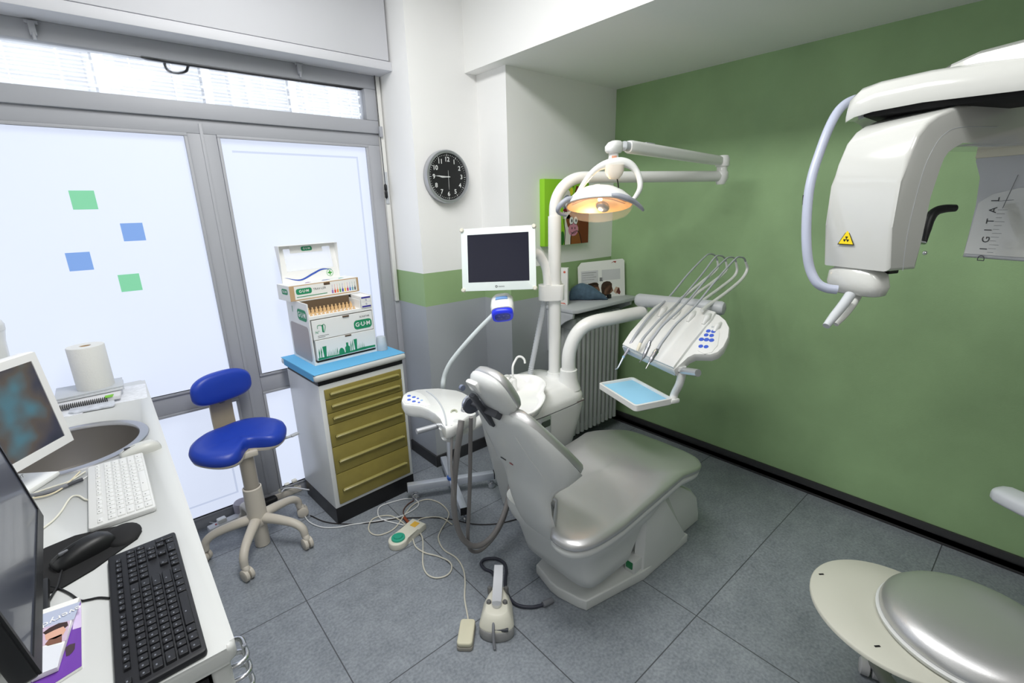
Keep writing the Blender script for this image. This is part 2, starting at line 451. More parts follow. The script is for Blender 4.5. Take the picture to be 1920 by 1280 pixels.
b = MB().box((XL, 0.935, 0.0), (0.038, 0.96, 0.12), 0.003).box((0.005, 0.892, 0.0), (0.038, 2.87, 0.884), 0.010, 3).box((XL, 1.5, 0), (0.01, 1.52, 0.88))
b.build('carcass', LAM, t)
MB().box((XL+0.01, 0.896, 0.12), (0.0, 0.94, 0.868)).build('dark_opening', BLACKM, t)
b = MB()
for z in (0.835, 0.80, 0.765):
    b.tube([(0.036, 0.925, z), (0.056, 0.925, z), (0.068, 0.935, z), (0.069, 0.96, z), (0.068, 0.985, z), (0.056, 0.995, z), (0.036, 0.995, z)], 0.0055, 10, 5)
b.tube([(0.069, 0.955, 0.845), (0.069, 0.955, 0.755)], 0.004, 8, 1)
b.build('chrome_rail', CHROME, t)
t = thing('sink', 'round stainless steel sink sunk in the white counter', 'sink', (SK[0], SK[1], CZ))
MB().lathe([(0.228, 0.0), (0.226, 0.004), (0.215, 0.006), (0.200, 0.005), (0.197, 0.001), (0.196, -0.004), (0.1985, -0.004), (0.2, 0.0)], (SK[0], SK[1], CZ), n=64, cap=False).build('rim', STEEL, t)
MB().lathe([(0.1985, -0.002), (0.197, -0.02), (0.192, -0.09), (0.178, -0.135), (0.14, -0.152), (0.05, -0.158), (0.001, -0.159)], (SK[0], SK[1], CZ), n=64, cap=False).build('basin', mat('basin_steel', (168, 164, 160), 0.33, 0.8), t)
MB().lathe([(0.04, -0.1575), (0.036, -0.153), (0.02, -0.155), (0.001, -0.156)], (SK[0], SK[1], CZ), n=32).build('drain', CHROME, t)

# ---- flat papers under the towel roll
def sheet(name, label, cat, pts, z, h, m, group=None, bev=0.001):
    b = MB().prism(pts, (0, 0, z), (1, 0, 0), (0, 1, 0), (0, 0, h), 0)
    return tag(b.build(name, m, ang=20), label, cat, group)
PAP = mat('printed_paper', (226, 228, 232), 0.7, noise=(60, 0.10))
PAPG = mat('printed_brochure', (196, 200, 208), 0.6, noise=(45, 0.18))
sheet('paper_sheet', 'thin printed white sheet sticking out right of the paper pile on the counter', 'paper', [(-0.08, 2.58), (0.040, 2.565), (0.049, 2.80), (-0.08, 2.83)], CZ, 0.0015, PAP)
sheet('paper_sheet', 'white sheet at the very bottom of the pile beside the white monitor', 'paper', [(-0.262, 2.548), (-0.18, 2.535), (-0.12, 2.80), (-0.26, 2.80)], CZ, 0.0035, PAP)
t = thing('brochure', 'folded grey brochure with curled lower edge in front of the spiral notebook', 'brochure', (-0.14, 2.62, CZ+0.004))
MB().prism([(-0.222, 2.565), (-0.205, 2.548), (-0.078, 2.528), (-0.072, 2.545), (-0.074, 2.70), (-0.21, 2.72)], (0, 0, CZ+0.004), (1, 0, 0), (0, 1, 0), (0, 0, 0.008), 0.002).build('cover', PAPG, t, ang=30)
t = thing('notebook', 'spiral bound notebook with black coil under the towel roll', 'notebook', (-0.15, 2.7, CZ+0.012))
MB().prism([(-0.262, 2.625), (-0.05, 2.60), (-0.03, 2.83), (-0.255, 2.84)], (0, 0, CZ+0.012), (1, 0, 0), (0, 1, 0), (0, 0, 0.016), 0.001).build('pages', mat('note_pages', (214, 214, 216), 0.7), t, ang=30)
b = MB()
for k in range(26):
    x = -0.258+0.0065*k; y = 2.6245-0.025*(x+0.262)/0.212
    b.tube([(x, y+0.01, CZ+0.029), (x, y-0.004, CZ+0.028), (x, y-0.007, CZ+0.02), (x, y-0.004, CZ+0.012)], 0.0016, 6, 3)
b.build('coil', BLACK, t)
MB().prism([(-0.10, 2.601), (-0.075, 2.598), (-0.07, 2.63), (-0.10, 2.63)], (0, 0, CZ+0.0282), (1, 0, 0), (0, 1, 0), (0, 0, 0.003)).build('green_tab', mat('green_tab', (120, 190, 50), 0.5), t)
t = thing('folder', 'pale grey ring folder lying topmost of the pile with towel roll standing on it', 'folder', (-0.15, 2.74, CZ+0.031))
MB().prism([(-0.262, 2.668), (-0.03, 2.672), (-0.028, 2.83), (-0.262, 2.855)], (0, 0, CZ+0.031), (1, 0, 0), (0, 1, 0), (0, 0, 0.004), 0.001).build('lower_cover', PLG, t, ang=30)
MB().prism([(-0.256, 2.672), (-0.034, 2.68), (-0.034, 2.825), (-0.256, 2.85)], (0, 0, CZ+0.035), (1, 0, 0), (0, 1, 0), (0, 0, 0.008)).build('pages', PAP, t, ang=30)
MB().prism([(-0.262, 2.666), (-0.03, 2.678), (-0.03, 2.83), (-0.262, 2.855)], (0, 0, CZ+0.043), (1, 0, 0), (0, 1, 0), (0, 0, 0.004), 0.001).build('upper_cover', PLG, t, ang=30)
t = thing('paper_towel_roll', 'tall white paper towel roll standing on the pile of papers', 'paper towel', (-0.124, 2.757, CZ+0.047))
TOW = mat('tissue_white', (222, 222, 218), 0.9, bump=(120, 0.25))
MB().lathe([(0.020, 0.0), (0.0655, 0.0), (0.0665, 0.004), (0.0665, 0.188), (0.065, 0.1915), (0.021, 0.1915), (0.020, 0.188), (0.020, 0.0)], (-0.124, 2.757, CZ+0.047), n=48, cap=False).build('roll', TOW, t)
MB().lathe([(0.0198, 0.001), (0.0198, 0.189), (0.0185, 0.189), (0.0185, 0.001)], (-0.124, 2.757, CZ+0.047), n=24, cap=False).build('core', KRAFT, t)
t = thing('canister', 'white lidded canister at the left edge behind the white monitor', 'canister', (-0.415, 2.62, CZ))
MB().lathe([(0.0, 0), (0.055, 0), (0.062, 0.01), (0.080, 0.33), (0.085, 0.36), (0.088, 0.375)], (-0.415, 2.62, CZ), n=40).build('body', PLW, t)
MB().lathe([(0.089, 0.375), (0.090, 0.395), (0.085, 0.41), (0.06, 0.428), (0.0, 0.432)], (-0.415, 2.62, CZ), n=40).build('lid', PLW2, t)
MB().lathe([(0.0722, 0.17), (0.0768, 0.24), (0.0758, 0.24), (0.0712, 0.17)], (-0.415, 2.62, CZ), n=40, cap=False).build('label_band', mat('violet_label', (120, 90, 190), 0.6), t)

# ---- screens
def screen(name, label, o, wd, h, tilt, width, bez, thick, mbody, mscreen, stand, bezb=None):
    """o lower right corner of the front, wd unit vector along the width towards that corner"""
    W = Vector(wd).normalized(); n = Vector((W.y, -W.x, 0)); U = -n*math.sin(tilt)+Vector((0, 0, math.cos(tilt))); N = W.cross(U).normalized()
    if N.dot(n) < 0: N = -N
    O = Vector(o); c = O-W*(width/2)+U*(h/2)
    foot = c-N*0.07; t = thing(name, label, 'monitor', (foot.x, foot.y, CZ))
    bezb = bezb or bez
    outer = rrect(width, h, 0.008, 4)
    MB().prism(outer, c-N*thick, W, U, N*thick, 0.004).build('housing', mbody, t)
    sw, sh = width-2*bez, h-bez-bezb
    sc = c+U*((bezb-bez)/2)
    b = MB()
    for lo, hi in (((-width/2+0.004, h/2-bez), (width/2-0.004, h/2-0.003)), ((-width/2+0.004, -h/2+0.003), (width/2-0.004, -h/2+bezb)), ((-width/2+0.004, -h/2+bezb), (-width/2+bez, h/2-bez)), ((width/2-bez, -h/2+bezb), (width/2-0.004, h/2-bez))):
        b.prism([(lo[0], lo[1]), (hi[0], lo[1]), (hi[0], hi[1]), (lo[0], hi[1])], c, W, U, N*0.004)
    b.build('bezel', mbody, t)
    MB().prism([(-sw/2, -sh/2), (sw/2, -sh/2), (sw/2, sh/2), (-sw/2, sh/2)], sc, W, U, N*0.0015).build('display', mscreen, t)
    b = MB().obox((foot.x, foot.y, CZ+0.008), n*0.09, W*0.12, (0, 0, 0.008), 0.005)
    b.tube([(foot.x, foot.y, CZ+0.01), foot+Vector((0, 0, -h*0.25)), c-N*(thick+0.004)-U*0.02], 0.022, 12, 5)
    b.build('stand', stand, t)
    return t, c, W, U, N
def glow(name, cols, scale, strength, base=(14, 16, 20)):
    """a lit picture: soft colour blotches on a dark screen"""
    m = bpy.data.materials.new(name); m.use_nodes = True; t = m.node_tree; b = t.nodes['Principled BSDF']
    b.inputs['Base Color'].default_value = lin(base); b.inputs['Roughness'].default_value = 0.22
    tc = t.nodes.new('ShaderNodeTexCoord'); n = t.nodes.new('ShaderNodeTexNoise'); n.inputs['Scale'].default_value = scale; n.inputs['Detail'].default_value = 3
    t.links.new(tc.outputs['Object'], n.inputs['Vector'])
    r = t.nodes.new('ShaderNodeValToRGB'); e = r.color_ramp.elements
    while len(e) < len(cols): e.new(0.5)
    for i, c in enumerate(cols): e[i].position = 0.32+0.36*i/(len(cols)-1); e[i].color = lin(c)
    t.links.new(n.outputs['Fac'], r.inputs[0]); t.links.new(r.outputs[0], b.inputs['Emission Color']); b.inputs['Emission Strength'].default_value = strength
    return m
t, c, W, U, N = screen('monitor', 'white framed monitor by the sink showing a dim picture', (-0.1798, 2.0118, 1.0), (0.597, 0.802, 0), 0.311, 0.116, 0.40, 0.026, 0.045,
    mat('white_monitor_plastic', (226, 226, 226), 0.4), glow('dim_picture', [(48, 54, 66), (66, 66, 80), (94, 86, 80), (84, 126, 140), (105, 142, 156)], 4.0, 0.75), PLW, 0.03)
text('logo', 'mz', INK, t, c-U*0.140-W*0.115+N*0.004, W, U, 0.018)
text('logo', 'IT', INK, t, (-0.2854, 1.8024, 1.005), W, U, 0.014)
t, c, W, U, N = screen('monitor', 'black widescreen monitor at the left edge of the counter', (-0.2299, 1.5137, 1.0), (-0.048, 0.999, 0), 0.335, 0.14, 0.578, 0.013, 0.03,
    mat('black_monitor_plastic', (30, 31, 34), 0.4), mat('dark_glossy_display', (62, 67, 82), 0.28, ior=1.7, coat=0.3), BLACK, 0.03)

# ---- keyboards
def keyboard(name, label, o, ux, uy, rows, th, mb, mk, kh, gap, ml):
    """o top-left corner seen by the typist; ux along the rows, uy towards the typist (metres included in rows layout)"""
    X, Y = Vector(ux).normalized(), Vector(uy).normalized(); O = Vector(o)
    Lx, Ly = Vector(ux).length, Vector(uy).length
    t = thing(name, label, 'keyboard', O+X*Lx/2+Y*Ly/2)
    c = O+X*Lx/2+Y*Ly/2
    MB().prism(rrect(Lx, Ly, 0.008, 4), c, X, Y, (0, 0, th), 0.004, 2).build('case', mb, t)
    base = {}
    for x, y, w_, h_ in rows:
        kx, ky = w_-gap, h_-gap
        key = (round(w_, 4), round(h_, 4))
        if key not in base:
            b = MB()
            r0 = [Vector((p[0], p[1], 0)) for p in rrect(kx, ky, 0.0015, 2)]
            r1 = [Vector((p[0], p[1], kh*0.9)) for p in rrect(kx-0.002, ky-0.002, 0.0015, 2)]
            r2 = [Vector((p[0], p[1], kh)) for p in rrect(kx-0.0036, ky-0.0036, 0.001, 2)]
            b.skin([[X*q.x+Y*q.y+Vector((0, 0, q.z)) for q in r] for r in (r0, r1, r2)])
            nf = len(b.b.faces); p = X*(-kx*0.12)+Y*(-ky*0.10)+Vector((0, 0, kh+0.0002))
            b.quad(*[p+X*a+Y*c_ for a, c_ in ((-0.0019, -0.0014), (0.0019, -0.0014), (0.0019, 0.0012), (-0.0019, 0.0012))])
            o2 = b.build('key', [mk, ml], None, 30); o2.parent = t; base[key] = o2
            me_ = o2.data; zt_ = max(v.co.z for v in me_.vertices)
            for pl in me_.polygons:
                if all(abs(me_.vertices[i].co.z-zt_) < 5e-5 for i in pl.vertices): pl.material_index = 1
        else:
            o2 = base[key].copy(); COL.objects.link(o2)
        o2.location = O+X*(x+w_/2)+Y*(y+h_/2)+Vector((0, 0, th))-t.location
    return t, O, X, Y
def full_layout(U, m, y0, num=True):
    """(x, y, w, h) of the keys, U the pitch, m the margin"""
    R = []
    fy = y0
    for i in list(range(0, 1))+[2, 3, 4, 5, 6.5, 7.5, 8.5, 9.5, 11, 12, 13, 14]+([15.25, 16.25, 17.25] if num else []): R.append((m+i*U, fy, U, U*0.72))
    y = fy+U*1.1
    for i in range(13): R.append((m+i*U, y, U, U))
    R.append((m+13*U, y, 2*U, U))
    R.append((m, y+U, 1.5*U, U))
    for i in range(12): R.append((m+(1.5+i)*U, y+U, U, U))
    R.append((m+13.5*U, y+U, 1.5*U, U))
    R.append((m, y+2*U, 1.75*U, U))
    for i in range(11): R.append((m+(1.75+i)*U, y+2*U, U, U))
    R.append((m+12.75*U, y+2*U, 2.25*U, U))
    R.append((m, y+3*U, 1.25*U, U))
    for i in range(11): R.append((m+(1.25+i)*U, y+3*U, U, U))
    R.append((m+12.25*U, y+3*U, 2.75*U, U))
    x = m
    for w_ in (1.25, 1.25, 1.25, 5.75, 1.25, 1.25, 1.5, 1.5):
        R.append((x, y+4*U, w_*U, U)); x += w_*U
    if num:
        for j in range(2):
            for i in range(3): R.append((m+(15.25+i)*U, y+j*U, U, U))
        R.append((m+16.25*U, y+3*U, U, U))
        for i in range(3): R.append((m+(15.25+i)*U, y+4*U, U, U))
        for j in range(4):
            for i in range(3):
                if j < 3 or i != 1: R.append((m+(18.5+i)*U, y+(j+(0 if j < 3 else 0))*U, U, U))
        R.append((m+18.5*U, y+4*U, 2*U, U)); R.append((m+20.5*U, y+4*U, U, U))
        for j in (0, 1): R.append((m+21.5*U, y+j*U, U, U))
        R.append((m+21.5*U, y+3*U, U, 2*U))
        for j in range(3): R.append((m+(18.5+j)*U, fy, U, U*0.72))
    return R
# the black board lies across the near end, its numeric pad at the far end
KO = (-0.1235, 0.885, CZ)
t, O, X, Y = keyboard('keyboard', 'black full size keyboard with numeric pad near the front end of the counter', KO, (0.0, 0.449, 0), (0.132, 0.006, 0), full_layout(0.0188, 0.012, 0.012), 0.014, mat('keyboard_black', (26, 27, 32), 0.55), mat('keycap_black', (22, 23, 28), 0.45), 0.006, 0.0028, mat('legend_white', (112, 116, 126), 0.6))
t, O, X, Y = keyboard('keyboard', 'white compact keyboard with cable between the sink and the black mouse', (-0.158, 1.50, CZ), (-0.002, 0.415, 0), (0.142, 0.0, 0), [(x, 0.018+(y-0.020)*0.745, w_, h_*0.745) for x, y, w_, h_ in full_layout(0.0262, 0.010, 0.020, False)], 0.015, mat('keyboard_white', (206, 207, 206), 0.45), mat('keycap_white', (212, 213, 212), 0.4), 0.0035, 0.0018, INK)
# ---- mice and mat
def mouse(name, label, c, fwd, L, Wd, H, mb, zb):
    f = Vector(fwd).normalized(); s = Vector((-f.y, f.x, 0)); C = Vector((c[0], c[1], zb))
    t = thing(name, label, 'mouse', C)
    rings = []
    prof = [(-0.5, 0.55, 0.35), (-0.46, 0.75, 0.62), (-0.3, 0.95, 0.95), (-0.1, 1.0, 1.0), (0.1, 0.96, 0.95), (0.3, 0.93, 0.78), (0.44, 0.86, 0.55), (0.5, 0.7, 0.40)]
    for a, wd, ht in prof:
        r = []
        for k in range(17):
            th = PI*k/16; x = math.cos(th); z = math.sin(th)
            r.append(C+f*(a*L)+s*(0.5*Wd*wd*math.copysign(abs(x)**0.6, x))+Vector((0, 0, H*ht*abs(z)**0.7)))
        rings.append(r)
    MB().skin(rings).build('shell', mb, t, 60)
    b = MB().obox(C+f*(0.30*L)+Vector((0, 0, H*0.80)), f*0.009, s*0.003, (0, 0, 0.004), 0.002)
    b.build('scroll_wheel', DGREY if mb is not BLACK else GREYP, t)
    b = MB().tube([C+f*(L*0.49)+Vector((0, 0, H*0.42)), C+f*(L*0.33)+Vector((0, 0, H*0.74+0.0005)), C+f*(L*0.1)+Vector((0, 0, H*0.95))], 0.0006, 6, 4)
    b.build('button_split', INK if mb is not BLACK else BLACKM, t)
    return t
mouse('computer_mouse', 'white mouse between the round sink and the white keyboard', (-0.022, 1.952), (-0.96, -0.10, 0), 0.112, 0.058, 0.034, mat('mouse_white', (196, 197, 192), 0.35), CZ)
sheet('mouse_pad', 'black mouse pad with padded wrist rest beside the white keyboard', 'mouse pad', [(-0.30, 1.30), (-0.30, 1.46), (-0.24, 1.502), (-0.186, 1.513), (-0.128, 1.497), (-0.09, 1.48), (-0.06, 1.45), (-0.055, 1.42), (-0.066, 1.39), (-0.10, 1.365), (-0.15, 1.325), (-0.20, 1.300), (-0.25, 1.292)], CZ, 0.004, BLACKM)
pad = bpy.data.objects['mouse_pad']
MB().sph((-0.092, 1.43, CZ+0.004), (0.038, 0.052, 0.014)).build('wrist_rest', BLACKM, pad)
mouse('computer_mouse', 'black mouse on the black mouse pad', (-0.165, 1.405), (-0.90, -0.36, 0), 0.118, 0.060, 0.036, BLACK, CZ+0.004)
# ---- cables on the counter
def cable(name, label, pts, r, m, group=None, n=8, sub=6):
    return tag(MB().tube(pts, r, n, sub).build(name, m), label, 'cable', group)
cable('cable', 'cream cable curving from the white keyboard to the black monitor', [(-0.1535, 1.6862, 0.924), (-0.1663, 1.7051, 0.924), (-0.1817, 1.7444, 0.924), (-0.1991, 1.7463, 0.924), (-0.2163, 1.6774, 0.924), (-0.2309, 1.6374, 0.924), (-0.2483, 1.6118, 0.924), (-0.2687, 1.5853, 0.924)], 0.0024, CREAM)
cable('cable', 'cream cable lying along the near rim of the sink', [(-0.1671, 1.9085, 0.924), (-0.2042, 1.8682, 0.924), (-0.24, 1.8623, 0.924), (-0.2745, 1.8566, 0.924), (-0.3019, 1.8456, 0.924), (-0.3289, 1.8425, 0.924)], 0.0026, CREAM)
cable('cable', 'cream cable with grey plug crossing the others beside the sink', [(-0.1796, 1.9157, 0.926), (-0.2059, 1.8535, 0.926), (-0.2239, 1.8202, 0.926), (-0.2487, 1.8064, 0.926), (-0.2829, 1.8168, 0.926), (-0.317, 1.8345, 0.926)], 0.0024, mat('old_cream', (214, 204, 176), 0.5))
t = cable('cable', 'thin white mouse cable from the white mouse behind the white keyboard', [(-0.0699, 1.8977, 0.924), (-0.0987, 1.8972, 0.924), (-0.1347, 1.8954, 0.924), (-0.1606, 1.8684, 0.924), (-0.1914, 1.8403, 0.924), (-0.239, 1.8385, 0.924), (-0.2949, 1.8249, 0.924)], 0.0018, PLW)
t = thing('cable', 'thick grey cable with dark plug lying beside the sink', 'cable', (-0.2152, 1.8426, 0.926))
MB().tube([(-0.2052, 1.835, 0.927), (-0.238, 1.8275, 0.927), (-0.2666, 1.8283, 0.927), (-0.2953, 1.8406, 0.927), (-0.3231, 1.8451, 0.927)], 0.006, 8, 5).build('cord', GREYP, t)
MB().tube([(-0.1723, 1.8458, 0.928), (-0.2062, 1.8338, 0.928)], 0.006, 8, 1).build('plug', DGREY, t)
cable('cable', 'thin black cable from the black keyboard past the magazines', [(-0.1249, 1.1877, 0.923), (-0.143, 1.206, 0.923), (-0.1602, 1.2141, 0.923), (-0.1731, 1.2239, 0.923), (-0.1908, 1.2653, 0.923), (-0.2108, 1.3037, 0.923), (-0.227, 1.3226, 0.923), (-0.2373, 1.3238, 0.923)], 0.0022, BLACK)
cable('cable', 'thin black mouse cable dropping off the mouse pad behind the magazines', [(-0.2014, 1.3986, 0.927), (-0.2069, 1.3404, 0.927), (-0.21, 1.3054, 0.927), (-0.2175, 1.2782, 0.927), (-0.2266, 1.2448, 0.927), (-0.2368, 1.213, 0.927)], 0.0022, BLACK)
# ---- magazines
t = thing('magazine', 'purple brochure under the photo covered magazine', 'magazine', (-0.1794, 1.0585, 0.92))
P = [(-0.1999, 1.2062), (-0.1711, 1.2224), (-0.1679, 1.0155), (-0.2062, 1.0037), (-0.2334, 1.0131), (-0.246, 1.2132)]
MB().prism(P, (0, 0, CZ), (1, 0, 0), (0, 1, 0), (0, 0, 0.006), 0.001).build('pages', CARDW, t, 30)
MB().prism(P, (0, 0, CZ+0.006), (1, 0, 0), (0, 1, 0), (0, 0, 0.0006)).build('cover', mat('purple_cover', (108, 60, 160), 0.4), t, 30)
MB().prism([(-0.1801, 1.1879), (-0.1703, 1.2028), (-0.1689, 1.1259), (-0.1823, 1.1299)], (0, 0, CZ+0.0067), (1, 0, 0), (0, 1, 0), (0, 0, 0.0003)).build('pale_print', mat('lilac_print', (206, 190, 222), 0.5), t, 30)
MB().prism([(-0.186, 1.089), (-0.1777, 1.086), (-0.1782, 1.0698), (-0.181, 1.0635), (-0.1853, 1.0587), (-0.1897, 1.0597), (-0.1919, 1.0853)], (0, 0, CZ+0.0067), (1, 0, 0), (0, 1, 0), (0, 0, 0.0003)).build('dark_print', mat('dark_print', (66, 48, 60), 0.5), t, 30)
t = thing('magazine', 'magazine with a young face on its cover lying on the purple brochure', 'magazine', (-0.2089, 1.1067, 0.927))
P = [(-0.2452, 1.2241), (-0.1705, 1.2141), (-0.1737, 1.2002), (-0.1988, 1.0288), (-0.233, 1.0307)]
MB().prism(P, (0, 0, CZ+0.0075), (1, 0, 0), (0, 1, 0), (0, 0, 0.010), 0.001).build('pages', CARDW, t, 30)
zc = CZ+0.0177
def print_patch(name, col, pts, dz=0.0):
    MB().prism(pts, (0, 0, zc+dz), (1, 0, 0), (0, 1, 0), (0, 0, 0.0002)).build(name, mat(name+'_ink', col, 0.45), t, 30)
print_patch('header_print', (176, 184, 206), [(-0.2402, 1.2071), (-0.1688, 1.1957), (-0.1779, 1.1453), (-0.2375, 1.163)])
print_patch('pink_print', (198, 178, 200), [(-0.2375, 1.163), (-0.1835, 1.1469), (-0.1882, 1.0901), (-0.2341, 1.1091)])
print_patch('hair_print', (58, 42, 40), [(-0.223, 1.1435), (-0.2144, 1.1501), (-0.2007, 1.1526), (-0.1881, 1.1461), (-0.1863, 1.1328), (-0.1938, 1.1266), (-0.2077, 1.136), (-0.218, 1.1326)], 0.0002)
print_patch('face_print', (212, 166, 146), [(-0.2196, 1.134), (-0.2062, 1.1363), (-0.1933, 1.1359), (-0.1891, 1.1223), (-0.1933, 1.1102), (-0.2037, 1.1087), (-0.2172, 1.1164)], 0.0003)
print_patch('shirt_print', (122, 84, 70), [(-0.2128, 1.1154), (-0.1949, 1.1148), (-0.1942, 1.0909), (-0.2135, 1.0978), (-0.2181, 1.105)], 0.0003)
print_patch('text_print', (214, 217, 226), [(-0.234, 1.1075), (-0.1925, 1.0848), (-0.1978, 1.0266), (-0.2293, 1.0311)], 0.0002)
text('title', 'everyday', CARDW, t, (-0.2057, 1.1676, 0.939), (-0.96, -0.2, 0), (0.2, -0.96, 0), 0.022)

# ================================================================ blue stool
SX, SY = 0.362, 2.515
t = thing('stool', 'blue saddle seat work stool with small backrest beside the window', 'stool', (SX, SY, 0))
b = MB().lathe([(0.038, 0.17), (0.038, 0.33), (0.0375, 0.335), (0.035, 0.337), (0.035, 0.575)], (SX, SY, 0), n=32)
b.build('column', mat('stool_column', (178, 170, 158), 0.4, 0.2), t)
MB().lathe([(0.047, 0.165), (0.046, 0.25), (0.0445, 0.345), (0.0375, 0.349)], (SX, SY, 0), n=32, cap=False).build('sleeve', BEIGE, t)
MB().lathe([(0.0, 0.004), (0.036, 0.004), (0.037, 0.01), (0.036, 0.17), (0.0, 0.17)], (SX, SY, 0), n=32).build('lower_tube', BEIGE, t)
MB().lathe([(0.0, 0.135), (0.046, 0.135), (0.05, 0.15), (0.048, 0.175), (0.040, 0.192), (0.0, 0.192)], (SX, SY, 0), n=32).build('hub', BEIGE, t)
for k in range(5):
    a = math.radians(24+72*k); d = Vector((math.cos(a), math.sin(a), 0)); c = Vector((SX, SY, 0))
    lg = MB().tube([c+d*0.035+Vector((0, 0, 0.165)), c+d*0.12+Vector((0, 0, 0.158)), c+d*0.20+Vector((0, 0, 0.142)), c+d*0.242+Vector((0, 0, 0.112)), c+d*0.252+Vector((0, 0, 0.066))], [0.027, 0.0235, 0.021, 0.020, 0.018], 14, 6).build('leg', BEIGE, t)
    p = c+d*0.252; s = Vector((-d.y, d.x, 0))
    a2 = a+(0.9 if k % 2 else -0.6); e = Vector((math.cos(a2), math.sin(a2), 0)); s2 = Vector((-e.y, e.x, 0)); q = p+e*0.012
    b = MB()
    for sg in (-1, 1): b.lathe([(0.0, 0.0), (0.025, 0.0), (0.030, 0.003), (0.030, 0.018), (0.025, 0.021), (0.0, 0.021)], q+s2*(0.002*sg)+Vector((0, 0, 0.0302)), s2*sg, 28)
    cs = b.build('caster', BEIGE, t)
    MB().tube([q+s2*0.0+Vector((0, 0, 0.0302)), q+Vector((0, 0, 0.055)), p+Vector((0, 0, 0.072))], [0.010, 0.017, 0.017], 12, 4).build('caster_fork', BEIGE, cs)
# saddle seat: ring profile in polar form with a notch at the front
fd = Vector((0.30, -0.954, 0)); sd = Vector((0.954, 0.30, 0))
def seat_surface(scale, zt):
    out = []
    for k in range(64):
        a = 2*PI*k/64; f_, s_ = math.cos(a), math.sin(a)          # f_ = forward
        rad = 0.181*(1+0.14*abs(s_)**1.5)
        x = s_*rad*1.10; y = f_*rad*0.92
        if f_ > 0: y -= 0.100*math.exp(-(x/0.075)**2)*f_**1.0
        lobe = 0.03*math.exp(-((abs(x)-0.15)/0.08)**2)*(1 if f_ > -0.3 else 0.4)
        dip = -0.026*math.exp(-(x/0.07)**2)
        rise = -0.055*max(0, f_)**2*(abs(x)/0.22)
        out.append((x*scale, y*scale, zt+(rise+dip*0.3+0.02*max(0, -f_))*scale))
    return out
SC = Vector((SX-0.005, SY+0.03, 0.028))
def w3(r): return [SC+sd*p[0]+fd*p[1]+Vector((0, 0, p[2])) for p in r]
MB().skin([w3(seat_surface(0.02, 0.600)), w3(seat_surface(0.35, 0.604)), w3(seat_surface(0.7, 0.609)), w3(seat_surface(0.88, 0.606)), w3(seat_surface(0.97, 0.594)), w3(seat_surface(1.0, 0.576)), w3(seat_surface(0.985, 0.558)), w3(seat_surface(0.95, 0.548))]).build('seat', BLUEV, t, 180)
MB().skin([w3(seat_surface(0.965, 0.553)), w3(seat_surface(0.965, 0.545)), w3(seat_surface(0.90, 0.534)), w3(seat_surface(0.5, 0.530)), w3(seat_surface(0.05, 0.530))]).build('seat_pan', BEIGE, t, 60)
MB().box((SX-0.05, SY-0.05, 0.53), (SX+0.05, SY+0.07, 0.56), 0.006).build('mechanism', BEIGE, t)
b = MB().tube([Vector((SX, SY, 0.55)), Vector((SX, SY, 0.55))+sd*0.235+fd*0.06], 0.007, 10, 1)
b.obox(Vector((SX, SY, 0.552))+sd*0.238+fd*0.06, sd*0.022, fd*0.012, (0, 0, 0.006), 0.004)
b.build('lever', PLG, t)
BK = Vector((SX, SY, 0.035))-fd*0.235+sd*0.060
b = MB()
pts = [Vector((SX, SY, 0.545))-fd*0.03+sd*0.02, BK+Vector((0, 0, 0.53))-fd*0.02, BK+Vector((0, 0, 0.60))-fd*0.045, BK+Vector((0, 0, 0.80))-fd*0.035]
P = cr(pts, 6); b.skin([[p+sd*x+(fd*y) for x, y in ((-0.056, -0.006), (0.056, -0.006), (0.056, 0.006), (-0.056, 0.006))] for p in P])
br = b.build('backrest_bracket', mat('bracket_tan', (176, 164, 142), 0.5), t)
p = BK+Vector((0, 0, 0.712))-fd*0.030
MB().obox(p, sd*0.013, fd*0.012, (0, 0, 0.009), 0.002).build('clip', GREYP, br)
rings = []
BC = BK+Vector((0, 0, 0.80))
for q, sc in ((-0.026, 0.78), (-0.022, 0.93), (-0.008, 1.0), (0.008, 1.0), (0.024, 0.93), (0.031, 0.78), (0.034, 0.4), (0.0345, 0.03)):
    r = []
    for k in range(48):
        a = 2*PI*k/48; x = 0.150*math.copysign(abs(math.cos(a))**0.82, math.cos(a)); z = math.sin(a)
        z = 0.088*math.copysign(abs(z)**0.85, z)-0.022*(1 if z < 0 else 0)*(-z)*0.0
        z -= 0.010*math.cos(2*a)*(1 if z < 0 else -0.4)
        x *= 1-0.10*(z < 0)*0
        r.append(BC+sd*(x*sc)+Vector((0, 0, z*sc+0.0))+fd*(q+0.35*(x*sc)**2*1.4))
    rings.append(r)
MB().skin(rings).build('backrest', BLUEV, t, 180)

# ================================================================ drawer cabinet
CA = 0.059
cu, cv = Vector((math.cos(CA), math.sin(CA), 0)), Vector((-math.sin(CA), math.cos(CA), 0))
C0 = Vector((0.724, 2.395, 0))
def cb(b, x0, x1, y0, y1, z0, z1, bev=0.0, O=None, u=None, v=None, seg=2):
    """box in a turned frame: x along u, y along v"""
    O = C0 if O is None else O; u = cu if u is None else u; v = cv if v is None else v
    return b.obox(O+u*((x0+x1)/2)+v*((y0+y1)/2)+Vector((0, 0, (z0+z1)/2)), u*((x1-x0)/2), v*((y1-y0)/2), (0, 0, (z1-z0)/2), bev, seg)
t = thing('drawer_cabinet', 'white dental cabinet with six olive drawers on a black plinth', 'cabinet', C0+cu*0.252+cv*0.212)
OLIVE = mat('olive_drawer', (142, 130, 66), 0.42, noise=(22, 0.05))
OLIVE2 = mat('olive_handle', (150, 142, 86), 0.28)
b = MB(); cb(b, 0, 0.504, 0, 0.44, 0.10, 0.832, 0.004); b.build('body', mat('cabinet_white', (226, 228, 228), 0.35), t)
